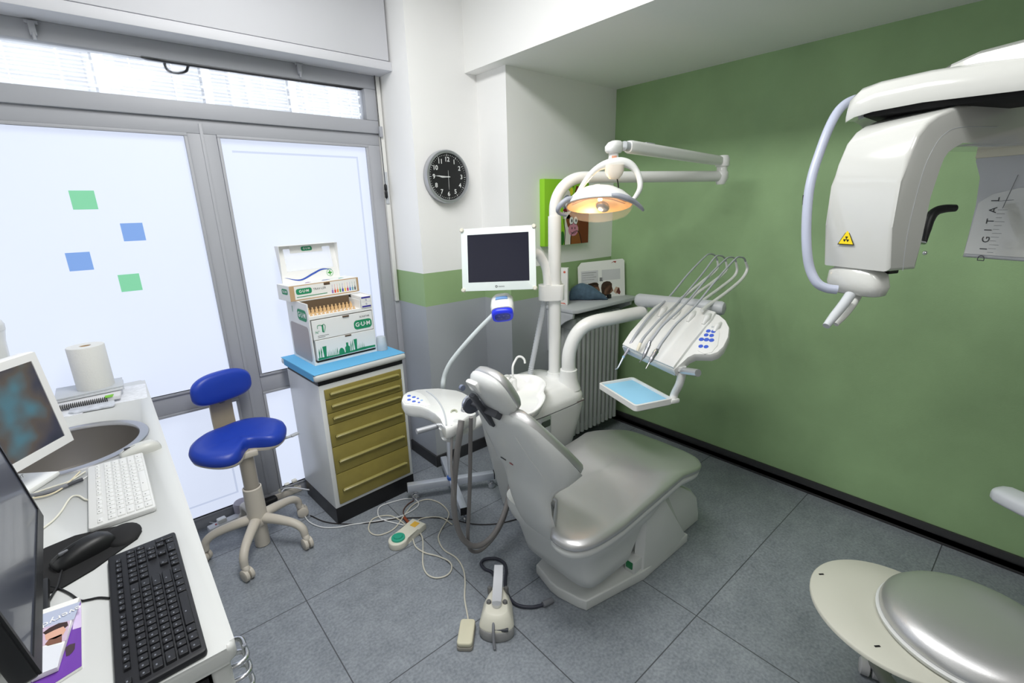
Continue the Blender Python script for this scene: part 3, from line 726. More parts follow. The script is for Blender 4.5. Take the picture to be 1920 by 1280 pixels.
b = MB(); cb(b, 0.0, 0.504, 0.0, 0.43, 0.0, 0.10); b.build('plinth', mat('cabinet_black', (24, 24, 26), 0.35), t)
b = MB(); cb(b, 0.002, 0.502, 0.003, 0.43, 0.832, 0.862); b.build('black_band', mat('cabinet_black', (24, 24, 26), 0.35), t)
b = MB(); cb(b, -0.022, 0.514, -0.028, 0.455, 0.862, 0.900, 0.014, seg=3); b.build('worktop', LAM, t)
zs = [0.8082, 0.7482, 0.6721, 0.6056, 0.4746, 0.3116, 0.1222]
for i in range(6):
    z1, z0 = zs[i], zs[i+1]
    b = MB(); cb(b, 0.024, 0.480, -0.012, 0.0, z0+0.0015, z1-0.0015, 0.003)
    d = b.build('drawer', OLIVE, t)
    zh = z0+0.40*(z1-z0)+0.005
    b = MB()
    c = C0+cu*0.252-cv*0.012
    P = [(-0.0, zh+0.010), (-0.008, zh+0.010), (-0.015, zh+0.004), (-0.014, zh-0.002), (-0.008, zh-0.003), (0.0, zh+0.001)]
    b.prism([(p[0], p[1]) for p in P], c-cu*0.205, cv, (0, 0, 1), cu*0.41, 0.001)
    for sx in (-0.205, 0.197): b.prism([(p[0]-0.002, p[1]) for p in P], c+cu*sx, cv, (0, 0, 1), cu*0.008, 0.001)
    b.build('handle', OLIVE2, d)
b = MB(); cb(b, -0.020, 0.512, -0.020, 0.450, 0.9005, 0.9025); cb(b, -0.0235, -0.0225, -0.010, 0.400, 0.868, 0.9025)
tag(b.build('paper_cover', PAPERB, ang=20), 'sheet of blue paper covering the top of the drawer cabinet', 'paper cover')

# ---- card dispenser
GT = 0.9028
ga = 0.052; gu, gv = Vector((math.cos(ga), math.sin(ga), 0)), Vector((-math.sin(ga), math.cos(ga), 0))
G0 = Vector((0.765, 2.530, GT))
def gb(b, x0, x1, y0, y1, z0, z1, bev=0.0): return cb(b, x0, x1, y0, y1, z0, z1, bev, G0, gu, gv)
t = thing('product_dispenser', 'white card dispenser box with green lettering and two drawers on the blue paper', 'dispenser', G0+gu*0.18+gv*0.15)
W_, D_, H_ = 0.367, 0.300, 0.337
b = MB()
gb(b, 0, 0.006, 0, D_, 0, H_); gb(b, W_-0.006, W_, 0, D_, 0, H_); gb(b, 0.006, W_-0.006, D_-0.006, D_, 0, H_); gb(b, 0.006, W_-0.006, 0.002, D_, 0, 0.012)
gb(b, 0.006, W_-0.006, 0.0, D_-0.006, 0.252, 0.268); gb(b, 0.006, W_-0.006, 0.14, D_-0.006, H_-0.005, H_)
gb(b, W_-0.075, W_-0.070, 0.002, D_-0.006, 0.268, H_-0.02)
b.build('carcass', CARDW, t, 20)
b = MB(); gb(b, 0.006, W_-0.075, 0.10, D_-0.01, 0.2682, 0.269); gb(b, 0.006, W_-0.075, 0.13, 0.132, 0.268, H_-0.005); b.build('compartment_lining', mat('kraft_dark', (104, 86, 66), 0.8), t, 20)
d1 = MB(); gb(d1, 0.012, W_-0.010, -0.003, 0.10, 0.140, 0.246, 0.001); d1 = d1.build('drawer', CARDW, t, 20)
d2 = MB(); gb(d2, 0.016, W_-0.008, -0.006, 0.10, 0.026, 0.136, 0.001); d2 = d2.build('drawer', CARDW, t, 20)
b = MB(); gb(b, 0.016, W_-0.012, 0.004, 0.006, 0.013, 0.026); b.build('dark_gap', mat('dark_gap', (60, 52, 44), 0.8), t, 20)
for d, z, c in ((d1, 0.246, 0.20), (d2, 0.136, 0.20)):
    b = MB(); gb(b, c-0.018, c+0.018, -0.0075, -0.0032, z-0.009, z-0.0005); b.build('finger_notch', mat('notch_brown', (92, 74, 58), 0.8), d, 20)
UPZ = Vector((0, 0, 1))
def glogo(parent, o, u, v, w_, h_, txt='G·U·M', n=None):
    """green pill with white lettering, standing 0.6 mm proud"""
    U, V = Vector(u).normalized(), Vector(v).normalized(); N = U.cross(V)
    MB().prism(rrect(w_, h_, h_*0.36, 4), Vector(o)+N*0.0004, U, V, N*0.0004).build('logo_panel', GUMG, parent, 20)
    text('logo_lettering', txt, CARDW, parent, Vector(o)+N*0.0011, U, V, h_*0.64, 0.0, 0.022)
glogo(d1, G0+gu*0.296-gv*0.0034+UPZ*0.180, gu, UPZ, 0.108, 0.052)
text('lettering', 'SUNSTAR', INK, d1, G0+gu*0.310-gv*0.0034+UPZ*0.222, gu, UPZ, 0.014)
b = MB()                                                       # tooth outline with a figure one
P = [G0+gu*(0.058+x)-gv*0.0042+UPZ*(0.196+z) for x, z in ((-0.020, 0.004), (-0.018, 0.020), (-0.006, 0.022), (0.004, 0.019), (0.016, 0.023), (0.023, 0.012), (0.018, -0.008), (0.012, -0.020), (0.004, -0.010))]
b.tube(P, 0.0013, 6, 5).build('tooth_emblem', GUMG, d1)
text('figure', '1', GUMG, d1, G0+gu*0.066-gv*0.0036+UPZ*0.194, gu, UPZ, 0.050, 0.0, 0.04)
text('lettering', 'N°', GUMG, d1, G0+gu*0.036-gv*0.0036+UPZ*0.180, gu, UPZ, 0.020)
b = MB()
for k in range(2): gb(b, 0.035, 0.095-0.02*k, -0.0036, -0.0032, 0.158-0.008*k, 0.160-0.008*k)
b.build('small_print', INK, d1, 20)
# green skyline of brushes on the lower drawer
b = MB()
def gp(poly): b.prism(poly, G0-gv*0.0062, gu, UPZ, -gv*0.0004)
gp([(0.020, 0.028), (0.356, 0.032), (0.356, 0.044), (0.28, 0.046), (0.20, 0.040), (0.12, 0.036), (0.06, 0.040), (0.020, 0.040)])
x = 0.026
for k, (w_, h_, kind) in enumerate([(7, 60, 0), (7, 66, 0), (22, 66, 1), (4, 34, 2), (4, 40, 2), (4, 33, 2), (4, 38, 2), (4, 36, 2), (4, 42, 2), (5, 44, 0), (34, 36, 3), (28, 60, 4), (6, 66, 0), (6, 72, 0), (20, 70, 1), (4, 36, 2), (4, 42, 2), (4, 36, 2), (4, 44, 2), (4, 34, 2)]):
    w_ /= 1000.0; h_ = 0.036+h_/1000.0*0.95
    if kind == 0: gp([(x, 0.034), (x+w_*0.6, 0.034), (x+w_*0.75, h_*0.6), (x+w_, h_*0.7), (x+w_*0.6, h_), (x, h_*0.75)])
    elif kind == 1: gp([(x+w_*0.22, 0.034), (x+w_*0.78, 0.034), (x+w_, h_), (x, h_)])
    elif kind == 2: gp([(x, 0.034), (x+w_, 0.034), (x+w_*0.5, h_)])
    elif kind == 3: gp([(x+w_*(0.5-0.5*math.cos(PI*i/8)), 0.036+(h_-0.036)*math.sin(PI*i/8)) for i in range(8, -1, -1)])
    else: gp([(x, 0.036), (x+w_, 0.036), (x+w_, h_*0.72), (x+w_*0.72, h_*0.8), (x+w_*0.72, h_), (x+w_*0.28, h_), (x+w_*0.28, h_*0.8), (x, h_*0.72)])
    x += w_+0.0045
b.build('brush_print', GUMG, d2, 20)
# left flank
N_ = -gu
glogo(t, G0-gu*0.0004+gv*0.085+UPZ*0.268, -gv, UPZ, 0.125, 0.062)
MB().prism(rrect(0.255, 0.195, 0.02, 4), G0-gu*0.0006+gv*0.15+UPZ*0.112, gv, UPZ, -gu*0.0005).build('flank_print', mat('flank_taupe', (172, 164, 164), 0.6), t, 20)
text('figure', '1', GUMG, t, G0-gu*0.0006+gv*0.215+UPZ*0.285, -gv, UPZ, 0.05)
# samples standing in the open compartment
for r in range(2):
    for k in range(12):
        b = MB(); x = 0.020+0.0218*k+0.004*r; y = 0.022+0.045*r; z = 0.2683; h = 0.004+0.020*r
        gb(b, x, x+0.015, y, y+0.007, z, z+h); gb(b, x+0.004, x+0.011, y+0.001, y+0.006, z+h, z+h+0.012)
        o = b.build('brush_sample', mat('sample_tan', (216, 180, 132), 0.55), None, 20)
        tag(o, 'tan wrapped brush sample standing in the open compartment of the card dispenser', 'sample', 'brush samples in the dispenser')
# two little cartons at the right of the compartment
for k in range(2):
    t2 = thing('carton', ('lower' if k == 0 else 'upper')+' of two small white and blue cartons in the dispenser', 'carton', G0+gu*0.33+gv*0.03+UPZ*(0.2685+0.0335*k))
    b = MB(); gb(b, W_-0.066, W_-0.008, -0.004, 0.12, 0.2684+0.0335*k, 0.3014+0.0335*k, 0.001); b.build('box', CARDW, t2, 20)
    b = MB(); z = 0.2684+0.0335*k+(0.004 if k == 0 else 0.021); gb(b, W_-0.064, W_-0.010, -0.0046, -0.0042, z, z+0.009); b.build('blue_bar', mat('navy_print', (60, 56, 150), 0.5), t2, 20)
    text('lettering', 'G', mat('navy_print', (60, 56, 150), 0.5), t2, G0+gu*(W_-0.037)-gv*0.0044+UPZ*(0.2684+0.0335*k+(0.022 if k == 0 else 0.011)), gu, UPZ, 0.014)

# ---- open display tray on top
ta = 0.137; tu, tv = Vector((math.cos(ta), math.sin(ta), 0)), Vector((-math.sin(ta), math.cos(ta), 0))
T0 = Vector((0.730, 2.668, GT+H_+0.0006))
def tb(b, x0, x1, y0, y1, z0, z1, bev=0.0): return cb(b, x0, x1, y0, y1, z0, z1, bev, T0, tu, tv)
t = thing('display_tray', 'shallow white and brown display tray with raised windowed lid, on top of the dispenser', 'display tray', T0+tu*0.2+tv*0.07)
TW, TD, TH = 0.412, 0.145, 0.082
b = MB(); tb(b, 0, TW, 0, TD, 0, TH, 0.001); b.build('tray', KRAFT, t, 20)
b = MB(); tb(b, 0.026, TW-0.014, -0.001, -0.0004, 0.006, TH-0.004); tb(b, -0.0012, -0.0004, 0.0, TD, 0.0, TH); tb(b, 0.0, TW, 0.004, TD-0.004, TH+0.0002, TH+0.0012); b.build('printed_wrap', CARDW, t, 20)
glogo(t, T0+tu*0.078-tv*0.0012+UPZ*0.048, tu, UPZ, 0.088, 0.032)
glogo(t, T0-tu*0.0013+tv*0.055+UPZ*0.05, -tv, UPZ, 0.07, 0.030)
text('lettering', 'TRAV-LER', INK, t, T0+tu*0.168-tv*0.0011+UPZ*0.050, tu, UPZ, 0.017)
b = MB(); tb(b, 0.035, 0.21, -0.0014, -0.001, 0.017, 0.021); b.build('strapline', GUMG, t, 20)
for k, c in enumerate([(150, 120, 190), (220, 70, 60), (232, 140, 70), (90, 160, 80), (70, 60, 160), (236, 190, 70), (190, 50, 110), (90, 130, 200), (120, 170, 180), (100, 100, 104)]):
    x = 0.238+0.0158*k
    b = MB(); tb(b, x, x+0.010, -0.0015, -0.001, 0.012, 0.030); tb(b, x+0.0035, x+0.0065, -0.0015, -0.001, 0.030, 0.040); tb(b, x+0.0045, x+0.0055, -0.0015, -0.001, 0.040, 0.062)
    b.build('brush_picture', mat('brush_ink_%d' % k, c, 0.5), t, 20)
b = MB(); tb(b, 0.195, 0.232, -0.0016, -0.0009, TH-0.018, TH-0.0035); b.build('lock_notch', mat('notch_brown', (92, 74, 58), 0.8), t, 20)
for k, (c, x, y, r) in enumerate([((150, 110, 160), 0.13, 0.05, 0.02), ((90, 110, 160), 0.24, 0.06, 0.03), ((90, 170, 150), 0.33, 0.05, 0.02)]):
    MB().prism([(x-r, y-0.01), (x+r, y), (x+r*0.6, y+0.02), (x-r*0.4, y+0.012)], T0+UPZ*(TH+0.0014), tu, tv, UPZ*0.0003).build('tray_print', mat('tray_ink_%d' % k, c, 0.6), t, 20)
# lid with mirror
LT = (UPZ*math.cos(0.16)+tv*math.sin(0.16)).normalized()
L0 = T0+tu*0.028+tv*(TD-0.012)+UPZ*(TH+0.0012)
def lp(x, z, d=0.0): return L0+tu*x+LT*z-tv*d
LW, LH = 0.345, 0.205
lid = MB()
for q in ([(0, 0), (LW, 0), (LW, 0.062), (0, 0.062)], [(0, LH-0.02), (LW, LH-0.02), (LW, LH), (0, LH)], [(0, 0.062), (0.040, 0.062), (0.040, LH-0.02), (0, LH-0.02)], [(LW-0.030, 0.062), (LW, 0.062), (LW, LH-0.02), (LW-0.030, LH-0.02)]): lid.prism(q, L0, tu, LT, tv*0.004)
lid.prism([(0, LH), (LW, LH), (LW, LH+0.001), (0, LH+0.001)], L0-tv*0.045, tu, LT, tv*0.049)
for s in (0, LW-0.002): lid.prism([(0, 0.0), (0.045, LH), (0, LH)], lp(s, 0), -tv, LT, tu*0.002)
lid = lid.build('lid', CARDW, t, 20)
MB().prism([(0.040, 0.062), (LW-0.030, 0.062), (LW-0.030, LH-0.02), (0.040, LH-0.02)], L0-tv*0.0008, tu, LT, -tv*0.0006).build('window_film', mat('white_film', (255, 255, 255), 0.3, alpha=0.3), lid, 20)
MB().prism([(0.075, LH-0.045), (0.265, LH-0.045), (0.265, LH-0.002), (0.075, LH-0.002)], L0-tv*0.0035, tu, LT, -tv*0.001).build('flap', CARDW, lid, 20)
glogo(lid, lp(0.172, LH-0.024, 0.0048), tu, LT, 0.064, 0.024)
b = MB(); P1 = cr([(0.02, 0.030, 0), (0.10, 0.012, 0), (0.18, 0.040, 0), (0.24, 0.058, 0), (0.30, 0.050, 0)], 6)
P = [(p.x, p.y) for p in P1]+[(p.x, p.y-0.010*math.sin(PI*i/(len(P1)-1))-0.001) for i, p in reversed(list(enumerate(P1)))]
MB().prism(P, L0-tv*0.0008, tu, LT, -tv*0.0004).build('blue_wave', mat('wave_blue', (60, 90, 180), 0.5), lid, 20)
b = MB().tube([lp(0.285+0.020*math.cos(2*PI*k/20), 0.030+0.020*math.sin(2*PI*k/20), 0.001) for k in range(21)], 0.0010, 6, 1)
for x0, x1, y0, y1 in ((0.272, 0.298, 0.0265, 0.0335), (0.2815, 0.2885, 0.017, 0.043)): b.prism([(x0, y0), (x1, y0), (x1, y1), (x0, y1)], L0-tv*0.0008, tu, LT, -tv*0.0006)
b.build('cross_emblem', mat('leaf_green', (70, 170, 70), 0.5), lid, 20)

# ---- cups beside the dispenser
cp = (1.1632, 2.5315, 0.903)
t = thing('plastic_cup', 'translucent plastic cup upside down on the blue paper beside the dispenser', 'cup', (cp[0]+0.005, cp[1]+0.03, 0.9028))
MB().lathe([(0.034, 0.0), (0.035, 0.003), (0.026, 0.078), (0.024, 0.080), (0.0, 0.080)], (cp[0]+0.005, cp[1]+0.03, 0.9028), n=32).build('cup', mat('frosted_plastic', (226, 234, 240), 0.3, trans=0.35, alpha=0.85), t)

# ================================================================ wall clock
KC = Vector((1.676, 2.545, 1.885)); KX, KZ, KN = Vector((1, 0, 0)), Vector((0, 0, 1)), Vector((0, -1, 0))
t = thing('wall_clock', 'round silver wall clock with black dial on the white pillar', 'clock', KC)
MB().lathe([(0.0, 0.0), (0.148, 0.0), (0.153, 0.006), (0.153, 0.036), (0.149, 0.043), (0.138, 0.045), (0.134, 0.043), (0.132, 0.032), (0.0, 0.032)], KC, KN, 72).build('case', mat('silver_case', (182, 184, 190), 0.3, 0.7), t)
dial = MB().lathe([(0.0, 0.0325), (0.1315, 0.0325), (0.1315, 0.034), (0.0, 0.034)], KC, KN, 72).build('dial', mat('dial_black', (30, 31, 33), 0.5), t)
NUM = mat('numeral_white', (226, 228, 228), 0.5)
for k in range(12):
    a = PI/2-2*PI*k/12; p = KC+KN*0.0345+KX*(0.098*math.cos(a))+KZ*(0.098*math.sin(a))
    text('numeral', '12' if k == 0 else str(k), NUM, dial, p, KX, KZ, 0.036, 0.0, 0.02)
b = MB()
for k in range(60):
    a = 2*PI*k/60; d = KX*math.cos(a)+KZ*math.sin(a); s = KX*-math.sin(a)+KZ*math.cos(a); L, w_ = (0.0065, 0.0016) if k % 5 == 0 else (0.0022, 0.0012)
    b.obox(KC+KN*0.0345+d*0.1225, d*L, s*w_, KN*0.0004)
b.build('minute_marks', NUM, dial, 20)
def hand(name, ang, L, w_, back, z, m):
    a = math.radians(90-ang); d = KX*math.cos(a)+KZ*math.sin(a); s = KX*-math.sin(a)+KZ*math.cos(a)
    MB().prism([(-back, -w_*0.6), (L*0.7, -w_), (L, 0), (L*0.7, w_), (-back, w_*0.6)], KC+KN*z, d, s, KN*0.001).build(name, m, t, 20)
hand('hour_hand', 268, 0.058, 0.0042, 0.012, 0.0355, NUM); hand('minute_hand', 273, 0.092, 0.003, 0.014, 0.0375, NUM); hand('second_hand', 180, 0.075, 0.0008, 0.036, 0.0395, NUM)
MB().lathe([(0.0, 0.034), (0.004, 0.034), (0.004, 0.041), (0.0, 0.041)], KC, KN, 16).build('arbor', NUM, t)

# ================================================================ canvas picture
t = thing('canvas_picture', 'lime green canvas with cartoon animals on the white wall behind the pole', 'picture', (2.42, 2.27, 1.445))
MB().box((2.205, 2.224, 1.448), (2.635, 2.2695, 1.868), 0.003).build('stretched_canvas', mat('lime', (146, 206, 44), 0.7, bump=(300, 0.1)), t)
PX0, PZ0 = 2.205, 1.448
def pp(name, col, pts, lay):
    MB().prism(pts, (PX0, 2.2238-0.0004*lay, PZ0), (1, 0, 0), (0, 0, 1), (0, -0.0004, 0)).build(name, mat('art_'+name, col, 0.7), t, 20)
def blob(cx, cy, rx, ry, n=24, wob=0.0): return [(cx+rx*math.cos(2*PI*k/n)*(1+wob*math.sin(5*2*PI*k/n)), cy+ry*math.sin(2*PI*k/n)*(1+wob*math.cos(4*2*PI*k/n))) for k in range(n)]
pp('brown_side', (112, 54, 22), [(0.33, 0.0), (0.43, 0.0), (0.43, 0.36), (0.30, 0.38), (0.27, 0.30), (0.32, 0.20)], 1)
pp('white_coat', (226, 222, 214), [(0.185, 0.0), (0.245, 0.0), (0.25, 0.10), (0.24, 0.34), (0.20, 0.37), (0.17, 0.30), (0.19, 0.20)], 1)
pp('brown_body', (140, 84, 36), [(0.245, 0.0), (0.355, 0.0), (0.33, 0.075), (0.29, 0.085), (0.25, 0.06)], 2)
pp('green_leaf', (46, 110, 40), blob(0.165, 0.045, 0.02, 0.045), 2)
pp('grey_face', (150, 156, 170), blob(0.21, 0.27, 0.05, 0.05, 24, 0.05), 2)
pp('red_mouth', (150, 40, 50), blob(0.205, 0.225, 0.035, 0.012), 3)
pp('teeth', (236, 232, 226), [(0.17, 0.17), (0.235, 0.17), (0.235, 0.218), (0.17, 0.218)], 3)
pp('yellow_eye', (226, 222, 60), blob(0.25, 0.345, 0.016, 0.024), 3)
pp('brown_head', (122, 70, 34), blob(0.272, 0.155, 0.070, 0.062, 30, 0.06), 3)
pp('white_eye', (240, 240, 240), blob(0.252, 0.155, 0.019, 0.026), 4); pp('white_eye', (240, 240, 240), blob(0.294, 0.155, 0.019, 0.026), 4)
pp('pupil', (30, 30, 30), blob(0.256, 0.155, 0.006, 0.012), 5); pp('pupil', (30, 30, 30), blob(0.298, 0.157, 0.006, 0.012), 5)
pp('pink_muzzle', (206, 138, 158), blob(0.272, 0.096, 0.050, 0.042), 4)
pp('nostril', (40, 26, 30), blob(0.258, 0.106, 0.004, 0.008), 5); pp('nostril', (40, 26, 30), blob(0.288, 0.106, 0.004, 0.008), 5)
pp('smile', (40, 26, 30), [(0.238, 0.088), (0.255, 0.073), (0.275, 0.069), (0.295, 0.075), (0.308, 0.090), (0.296, 0.079), (0.275, 0.073), (0.256, 0.077)], 5)
b = MB()
for q in ([(0.14, 0.36), (0.15, 0.40), (0.165, 0.39), (0.16, 0.36)], [(0.12, 0.33), (0.13, 0.36)], [(0.19, 0.37), (0.21, 0.40), (0.235, 0.38), (0.25, 0.40), (0.27, 0.37)], [(0.245, 0.0), (0.25, 0.06), (0.29, 0.085), (0.33, 0.075), (0.36, 0.0)], [(0.185, 0.0), (0.19, 0.09), (0.175, 0.17), (0.19, 0.25)]):
    b.tube([(PX0+x, 2.2218, PZ0+z) for x, z in q], 0.002, 6, 4)
b.build('black_outline', BLACKM, t)

# ================================================================ radiator, shelf and what stands on it
RADM = mat('radiator_enamel', (176, 180, 180), 0.5)
t = thing('radiator', 'grey column radiator under the shelf in the corner by the green wall', 'radiator', (2.59, 2.15, 0.09))
b = MB()
for k in range(11):
    x = 2.345+0.0475*k
    for y in (2.095, 2.20):
        b.prism(rrect(0.034, 0.05, 0.014, 4), (x, y, 0.10), (1, 0, 0), (0, 1, 0), (0, 0, 0.86))
    b.prism(rrect(0.043, 0.15, 0.018, 4), (x, 2.148, 0.10), (1, 0, 0), (0, 1, 0), (0, 0, 0.07), 0.006)
    b.prism(rrect(0.043, 0.15, 0.018, 4), (x, 2.148, 0.89), (1, 0, 0), (0, 1, 0), (0, 0, 0.075), 0.006)
    b.box((x-0.008, 2.10, 0.16), (x+0.008, 2.20, 0.90))
b.build('columns', RADM, t)
b = MB()
for x in (2.40, 2.76): b.box((x-0.012, 2.18, 0.0), (x+0.012, 2.21, 0.11), 0.003).box((x-0.012, 2.19, 0.5), (x+0.012, 2.27, 0.53), 0.003)
b.build('foot', RADM, t)
t = thing('wall_shelf', 'grey shelf board on a curved bracket above the radiator', 'shelf', (2.6, 2.27, 1.02))
SHM = mat('shelf_grey', (190, 193, 198), 0.45)
MB().prism([(2.262, 2.27), (2.262, 2.03), (2.29, 2.005), (2.955, 2.005), (2.955, 2.27)], (0, 0, 1.02), (1, 0, 0), (0, 1, 0), (0, 0, 0.025), 0.004).build('board', SHM, t)
G = [(2.27, 1.02), (2.03, 1.02), (2.035, 0.985), (2.10, 0.955), (2.165, 0.91), (2.20, 0.85), (2.21, 0.72), (2.27, 0.72)]
MB().prism(G, (2.268, 0, 0), (0, 1, 0), (0, 0, 1), (0.022, 0, 0), 0.003).build('bracket', SHM, t)
MB().prism(G, (2.90, 0, 0), (0, 1, 0), (0, 0, 1), (0.022, 0, 0), 0.003).build('bracket', SHM, t)
SZ = 1.0455
p0, p1 = Vector((2.2814, 2.2803, 1.0455)), Vector((2.3618, 2.1646, 1.0455))
u = (p1-p0); wd = u.length; u = u.normalized(); v = Vector((-u.y, u.x, 0))
if wd > 0.17: wd = 0.17
p0 = p1-u*wd
t = thing('carton', 'white product carton standing on the shelf behind the pole', 'carton', p0)
hh = 1.297-SZ
MB().prism([(0, 0), (wd, 0), (wd, hh), (0, hh)], p0, u, (0, 0, 1), v*0.06, 0.002).build('box', CARDW, t, 30)
MB().prism(ellipse(0.024, 0.065, 24, 2, wd-0.060, hh*0.48), p0-v*0.0004, u, (0, 0, 1), -v*0.0005).build('product_picture', mat('carton_art', (206, 204, 188), 0.6), t, 20)
MB().prism(ellipse(0.010, 0.030, 16, 2, wd-0.066, hh*0.46), p0-v*0.0009, u, (0, 0, 1), -v*0.0004).build('product_picture', mat('carton_art_grey', (130, 136, 130), 0.6), t, 20)
MB().prism(ellipse(0.008, 0.008, 16, 2, wd-0.022, hh*0.90), p0-v*0.0004, u, (0, 0, 1), -v*0.0005).build('emblem', mat('emblem_red', (214, 110, 90), 0.6), t, 20)
MB().prism([(wd-0.05, 0.012), (wd-0.02, 0.008), (wd-0.008, 0.004), (wd-0.02, 0.016), (wd-0.05, 0.016)], p0-v*0.0004, u, (0, 0, 1), -v*0.0005).build('emblem', mat('emblem_red', (214, 110, 90), 0.6), t, 20)
# cloth pouch
q0, q1 = Vector((2.4938, 2.2756, 1.0455)), Vector((2.6963, 2.0799, 1.0455))
u = (q1-q0); L = u.length; u = u.normalized(); v = Vector((-u.y, u.x, 0))
rings = []
for i in range(15):
    s = i/14; h = 0.125*math.sin(PI*min(1, (s*0.80+0.16)))**0.8*(1-0.62*max(0, s-0.35)); wd2 = 0.055*math.sin(PI*(0.12+0.80*s))**0.6
    if i in (0, 14): h *= 0.5; wd2 *= 0.5
    r = []
    for k in range(20):
        a = 2*PI*k/20; wob = 1+0.05*math.sin(3*a+5*s*3)+0.03*math.sin(7*a+9*s)
        r.append(q0+u*(L*s)+v*(0.008+wd2*0.62*math.cos(a)*wob)+Vector((0, 0, max(0.0, h*(0.5+0.5*math.sin(a)*wob)))))
    rings.append(r)
tag(MB().skin(rings).build('cloth_pouch', mat('slate_cloth', (78, 100, 118), 0.85, noise=(45, 0.16), bump=(40, 0.8)), None, 180), 'dark blue grey cloth pouch lying on the shelf before the display card', 'pouch')
# show card
q0, q1 = Vector((2.7875, 2.4045, 1.0455)), Vector((2.9985, 2.0942, 1.0455))
q0 = Vector((2.56, 2.235, SZ)); q1 = Vector((2.925, 2.10, SZ))
q0 = Vector((2.7875, 2.4045, 1.0455)) if 2.4045 < 2.25 else q0
u = (q1-q0); L = u.length; u = u.normalized(); v = Vector((-u.y, u.x, 0)); W2 = UPZ*math.cos(0.10)+v*math.sin(0.10)
H2 = 0.272
t = thing('display_card', 'white counter display card with faces printed on it in the shelf corner', 'display card', (q0+q1)/2)
MB().prism([(0, 0), (L, 0), (L, H2-0.015), (L-0.015, H2), (0.03, H2-0.01), (0.0, H2-0.04)], q0, u, W2, v*0.004, 0.0).build('card', CARDW, t, 20)
def cpatch(name, col, pts): MB().prism([(x*L, y*H2) for x, y in pts], q0-v*0.0005, u, W2, -v*0.0006).build(name, mat('card_'+name, col, 0.6), t, 20)
cpatch('panel', (208, 208, 212), [(0.06, 0.42), (0.42, 0.42), (0.42, 0.74), (0.06, 0.74)])
cpatch('panel', (208, 208, 212), [(0.50, 0.46), (0.90, 0.46), (0.90, 0.74), (0.50, 0.74)])
cpatch('mascara', (120, 120, 124), [(0.45, 0.44), (0.52, 0.44), (0.52, 0.54), (0.45, 0.54)])
cpatch('hair', (62, 44, 34), [(0.15, 0.28), (0.20, 0.40), (0.32, 0.42), (0.42, 0.36), (0.42, 0.30)])
cpatch('face', (124, 92, 74), [(0.19, 0.30), (0.34, 0.345), (0.425, 0.31), (0.45, 0.20), (0.42, 0.12), (0.36, 0.08), (0.24, 0.10)])
cpatch('hair', (62, 44, 34), [(0.16, 0.25), (0.18, 0.33), (0.24, 0.40), (0.33, 0.43), (0.40, 0.41), (0.43, 0.35), (0.36, 0.36), (0.28, 0.34), (0.22, 0.28)])
cpatch('hair', (62, 44, 34), [(0.475, 0.26), (0.49, 0.35), (0.53, 0.41), (0.60, 0.43), (0.67, 0.415), (0.715, 0.35), (0.71, 0.22), (0.66, 0.09), (0.60, 0.03), (0.53, 0.04), (0.49, 0.12)])
cpatch('face', (120, 86, 66), [(0.56, 0.30), (0.70, 0.32), (0.74, 0.16), (0.64, 0.05), (0.54, 0.10)])
cpatch('pale_face', (196, 168, 150), [(0.74, 0.14), (0.80, 0.26), (0.88, 0.22), (0.88, 0.10), (0.80, 0.06)])
cpatch('red_scarf', (120, 50, 48), [(0.80, 0.10), (0.86, 0.24), (0.90, 0.10), (0.88, 0.04)])
cpatch('red_mark', (160, 60, 50), [(0.70, 0.90), (0.76, 0.95), (0.82, 0.95), (0.80, 0.90), (0.76, 0.93)])
for k in range(4): cpatch('small_print', (160, 160, 166), [(0.08, 0.68-0.06*k), (0.38-0.05*(k % 2), 0.68-0.06*k), (0.38-0.05*(k % 2), 0.695-0.06*k), (0.08, 0.695-0.06*k)])
pd_ = (2.731, 2.1022, 1.0455)
tag(MB().box((pd_[0], pd_[1], SZ), (pd_[0]+0.035, pd_[1]+0.02, SZ+0.03), 0.004).build('small_case', BLACK), 'tiny dark case at the tip of the cloth pouch on the shelf', 'case')

# ================================================================ things on the floor
def fcable(name, label, px, r, m, group=None): return tag(MB().tube(px, r, 8, 6).build(name, m), label, 'cable', group)
OLDW = mat('ivory_cable', (206, 202, 188), 0.5)
fcable('cable', 'ivory cable looping from the control box over to the small pedal', [(1.0038, 2.0846, 0.005), (0.9939, 2.2081, 0.005), (0.9623, 2.2771, 0.005), (0.892, 2.3025, 0.005), (0.8387, 2.2496, 0.005), (0.8282, 2.1863, 0.005), (0.8632, 2.1421, 0.005), (0.9424, 2.1413, 0.005), (1.0376, 2.2072, 0.005), (1.1278, 2.2621, 0.005), (1.2149, 2.2542, 0.005), (1.254, 2.1663, 0.005), (1.2428, 2.0574, 0.005), (1.1952, 2.002, 0.005), (1.1182, 1.9484, 0.005), (1.0742, 1.9007, 0.005), (1.0501, 1.8118, 0.005), (1.0639, 1.7202, 0.005), (1.0472, 1.6361, 0.005), (1.0049, 1.5587, 0.005), (0.9475, 1.4823, 0.005), (0.905, 1.4026, 0.005), (0.881, 1.3577, 0.005)], 0.0035, OLDW)
fcable('cable', 'ivory cable looping out of the lower side of the control box', [(0.9721, 1.9932, 0.006), (0.9532, 1.9264, 0.006), (0.9655, 1.8559, 0.006), (0.9996, 1.7932, 0.006), (1.0227, 1.721, 0.006), (1.006, 1.6724, 0.006), (0.9633, 1.65, 0.006), (0.916, 1.6703, 0.006), (0.8964, 1.7206, 0.006), (0.9143, 1.7906, 0.006), (0.9697, 1.8841, 0.006), (1.0146, 1.9655, 0.006), (1.036, 2.0531, 0.006), (1.0551, 2.0979, 0.006), (1.0947, 2.1128, 0.006), (1.1474, 2.0836, 0.006), (1.1872, 2.0336, 0.006), (1.1956, 1.9489, 0.006)], 0.0035, OLDW)
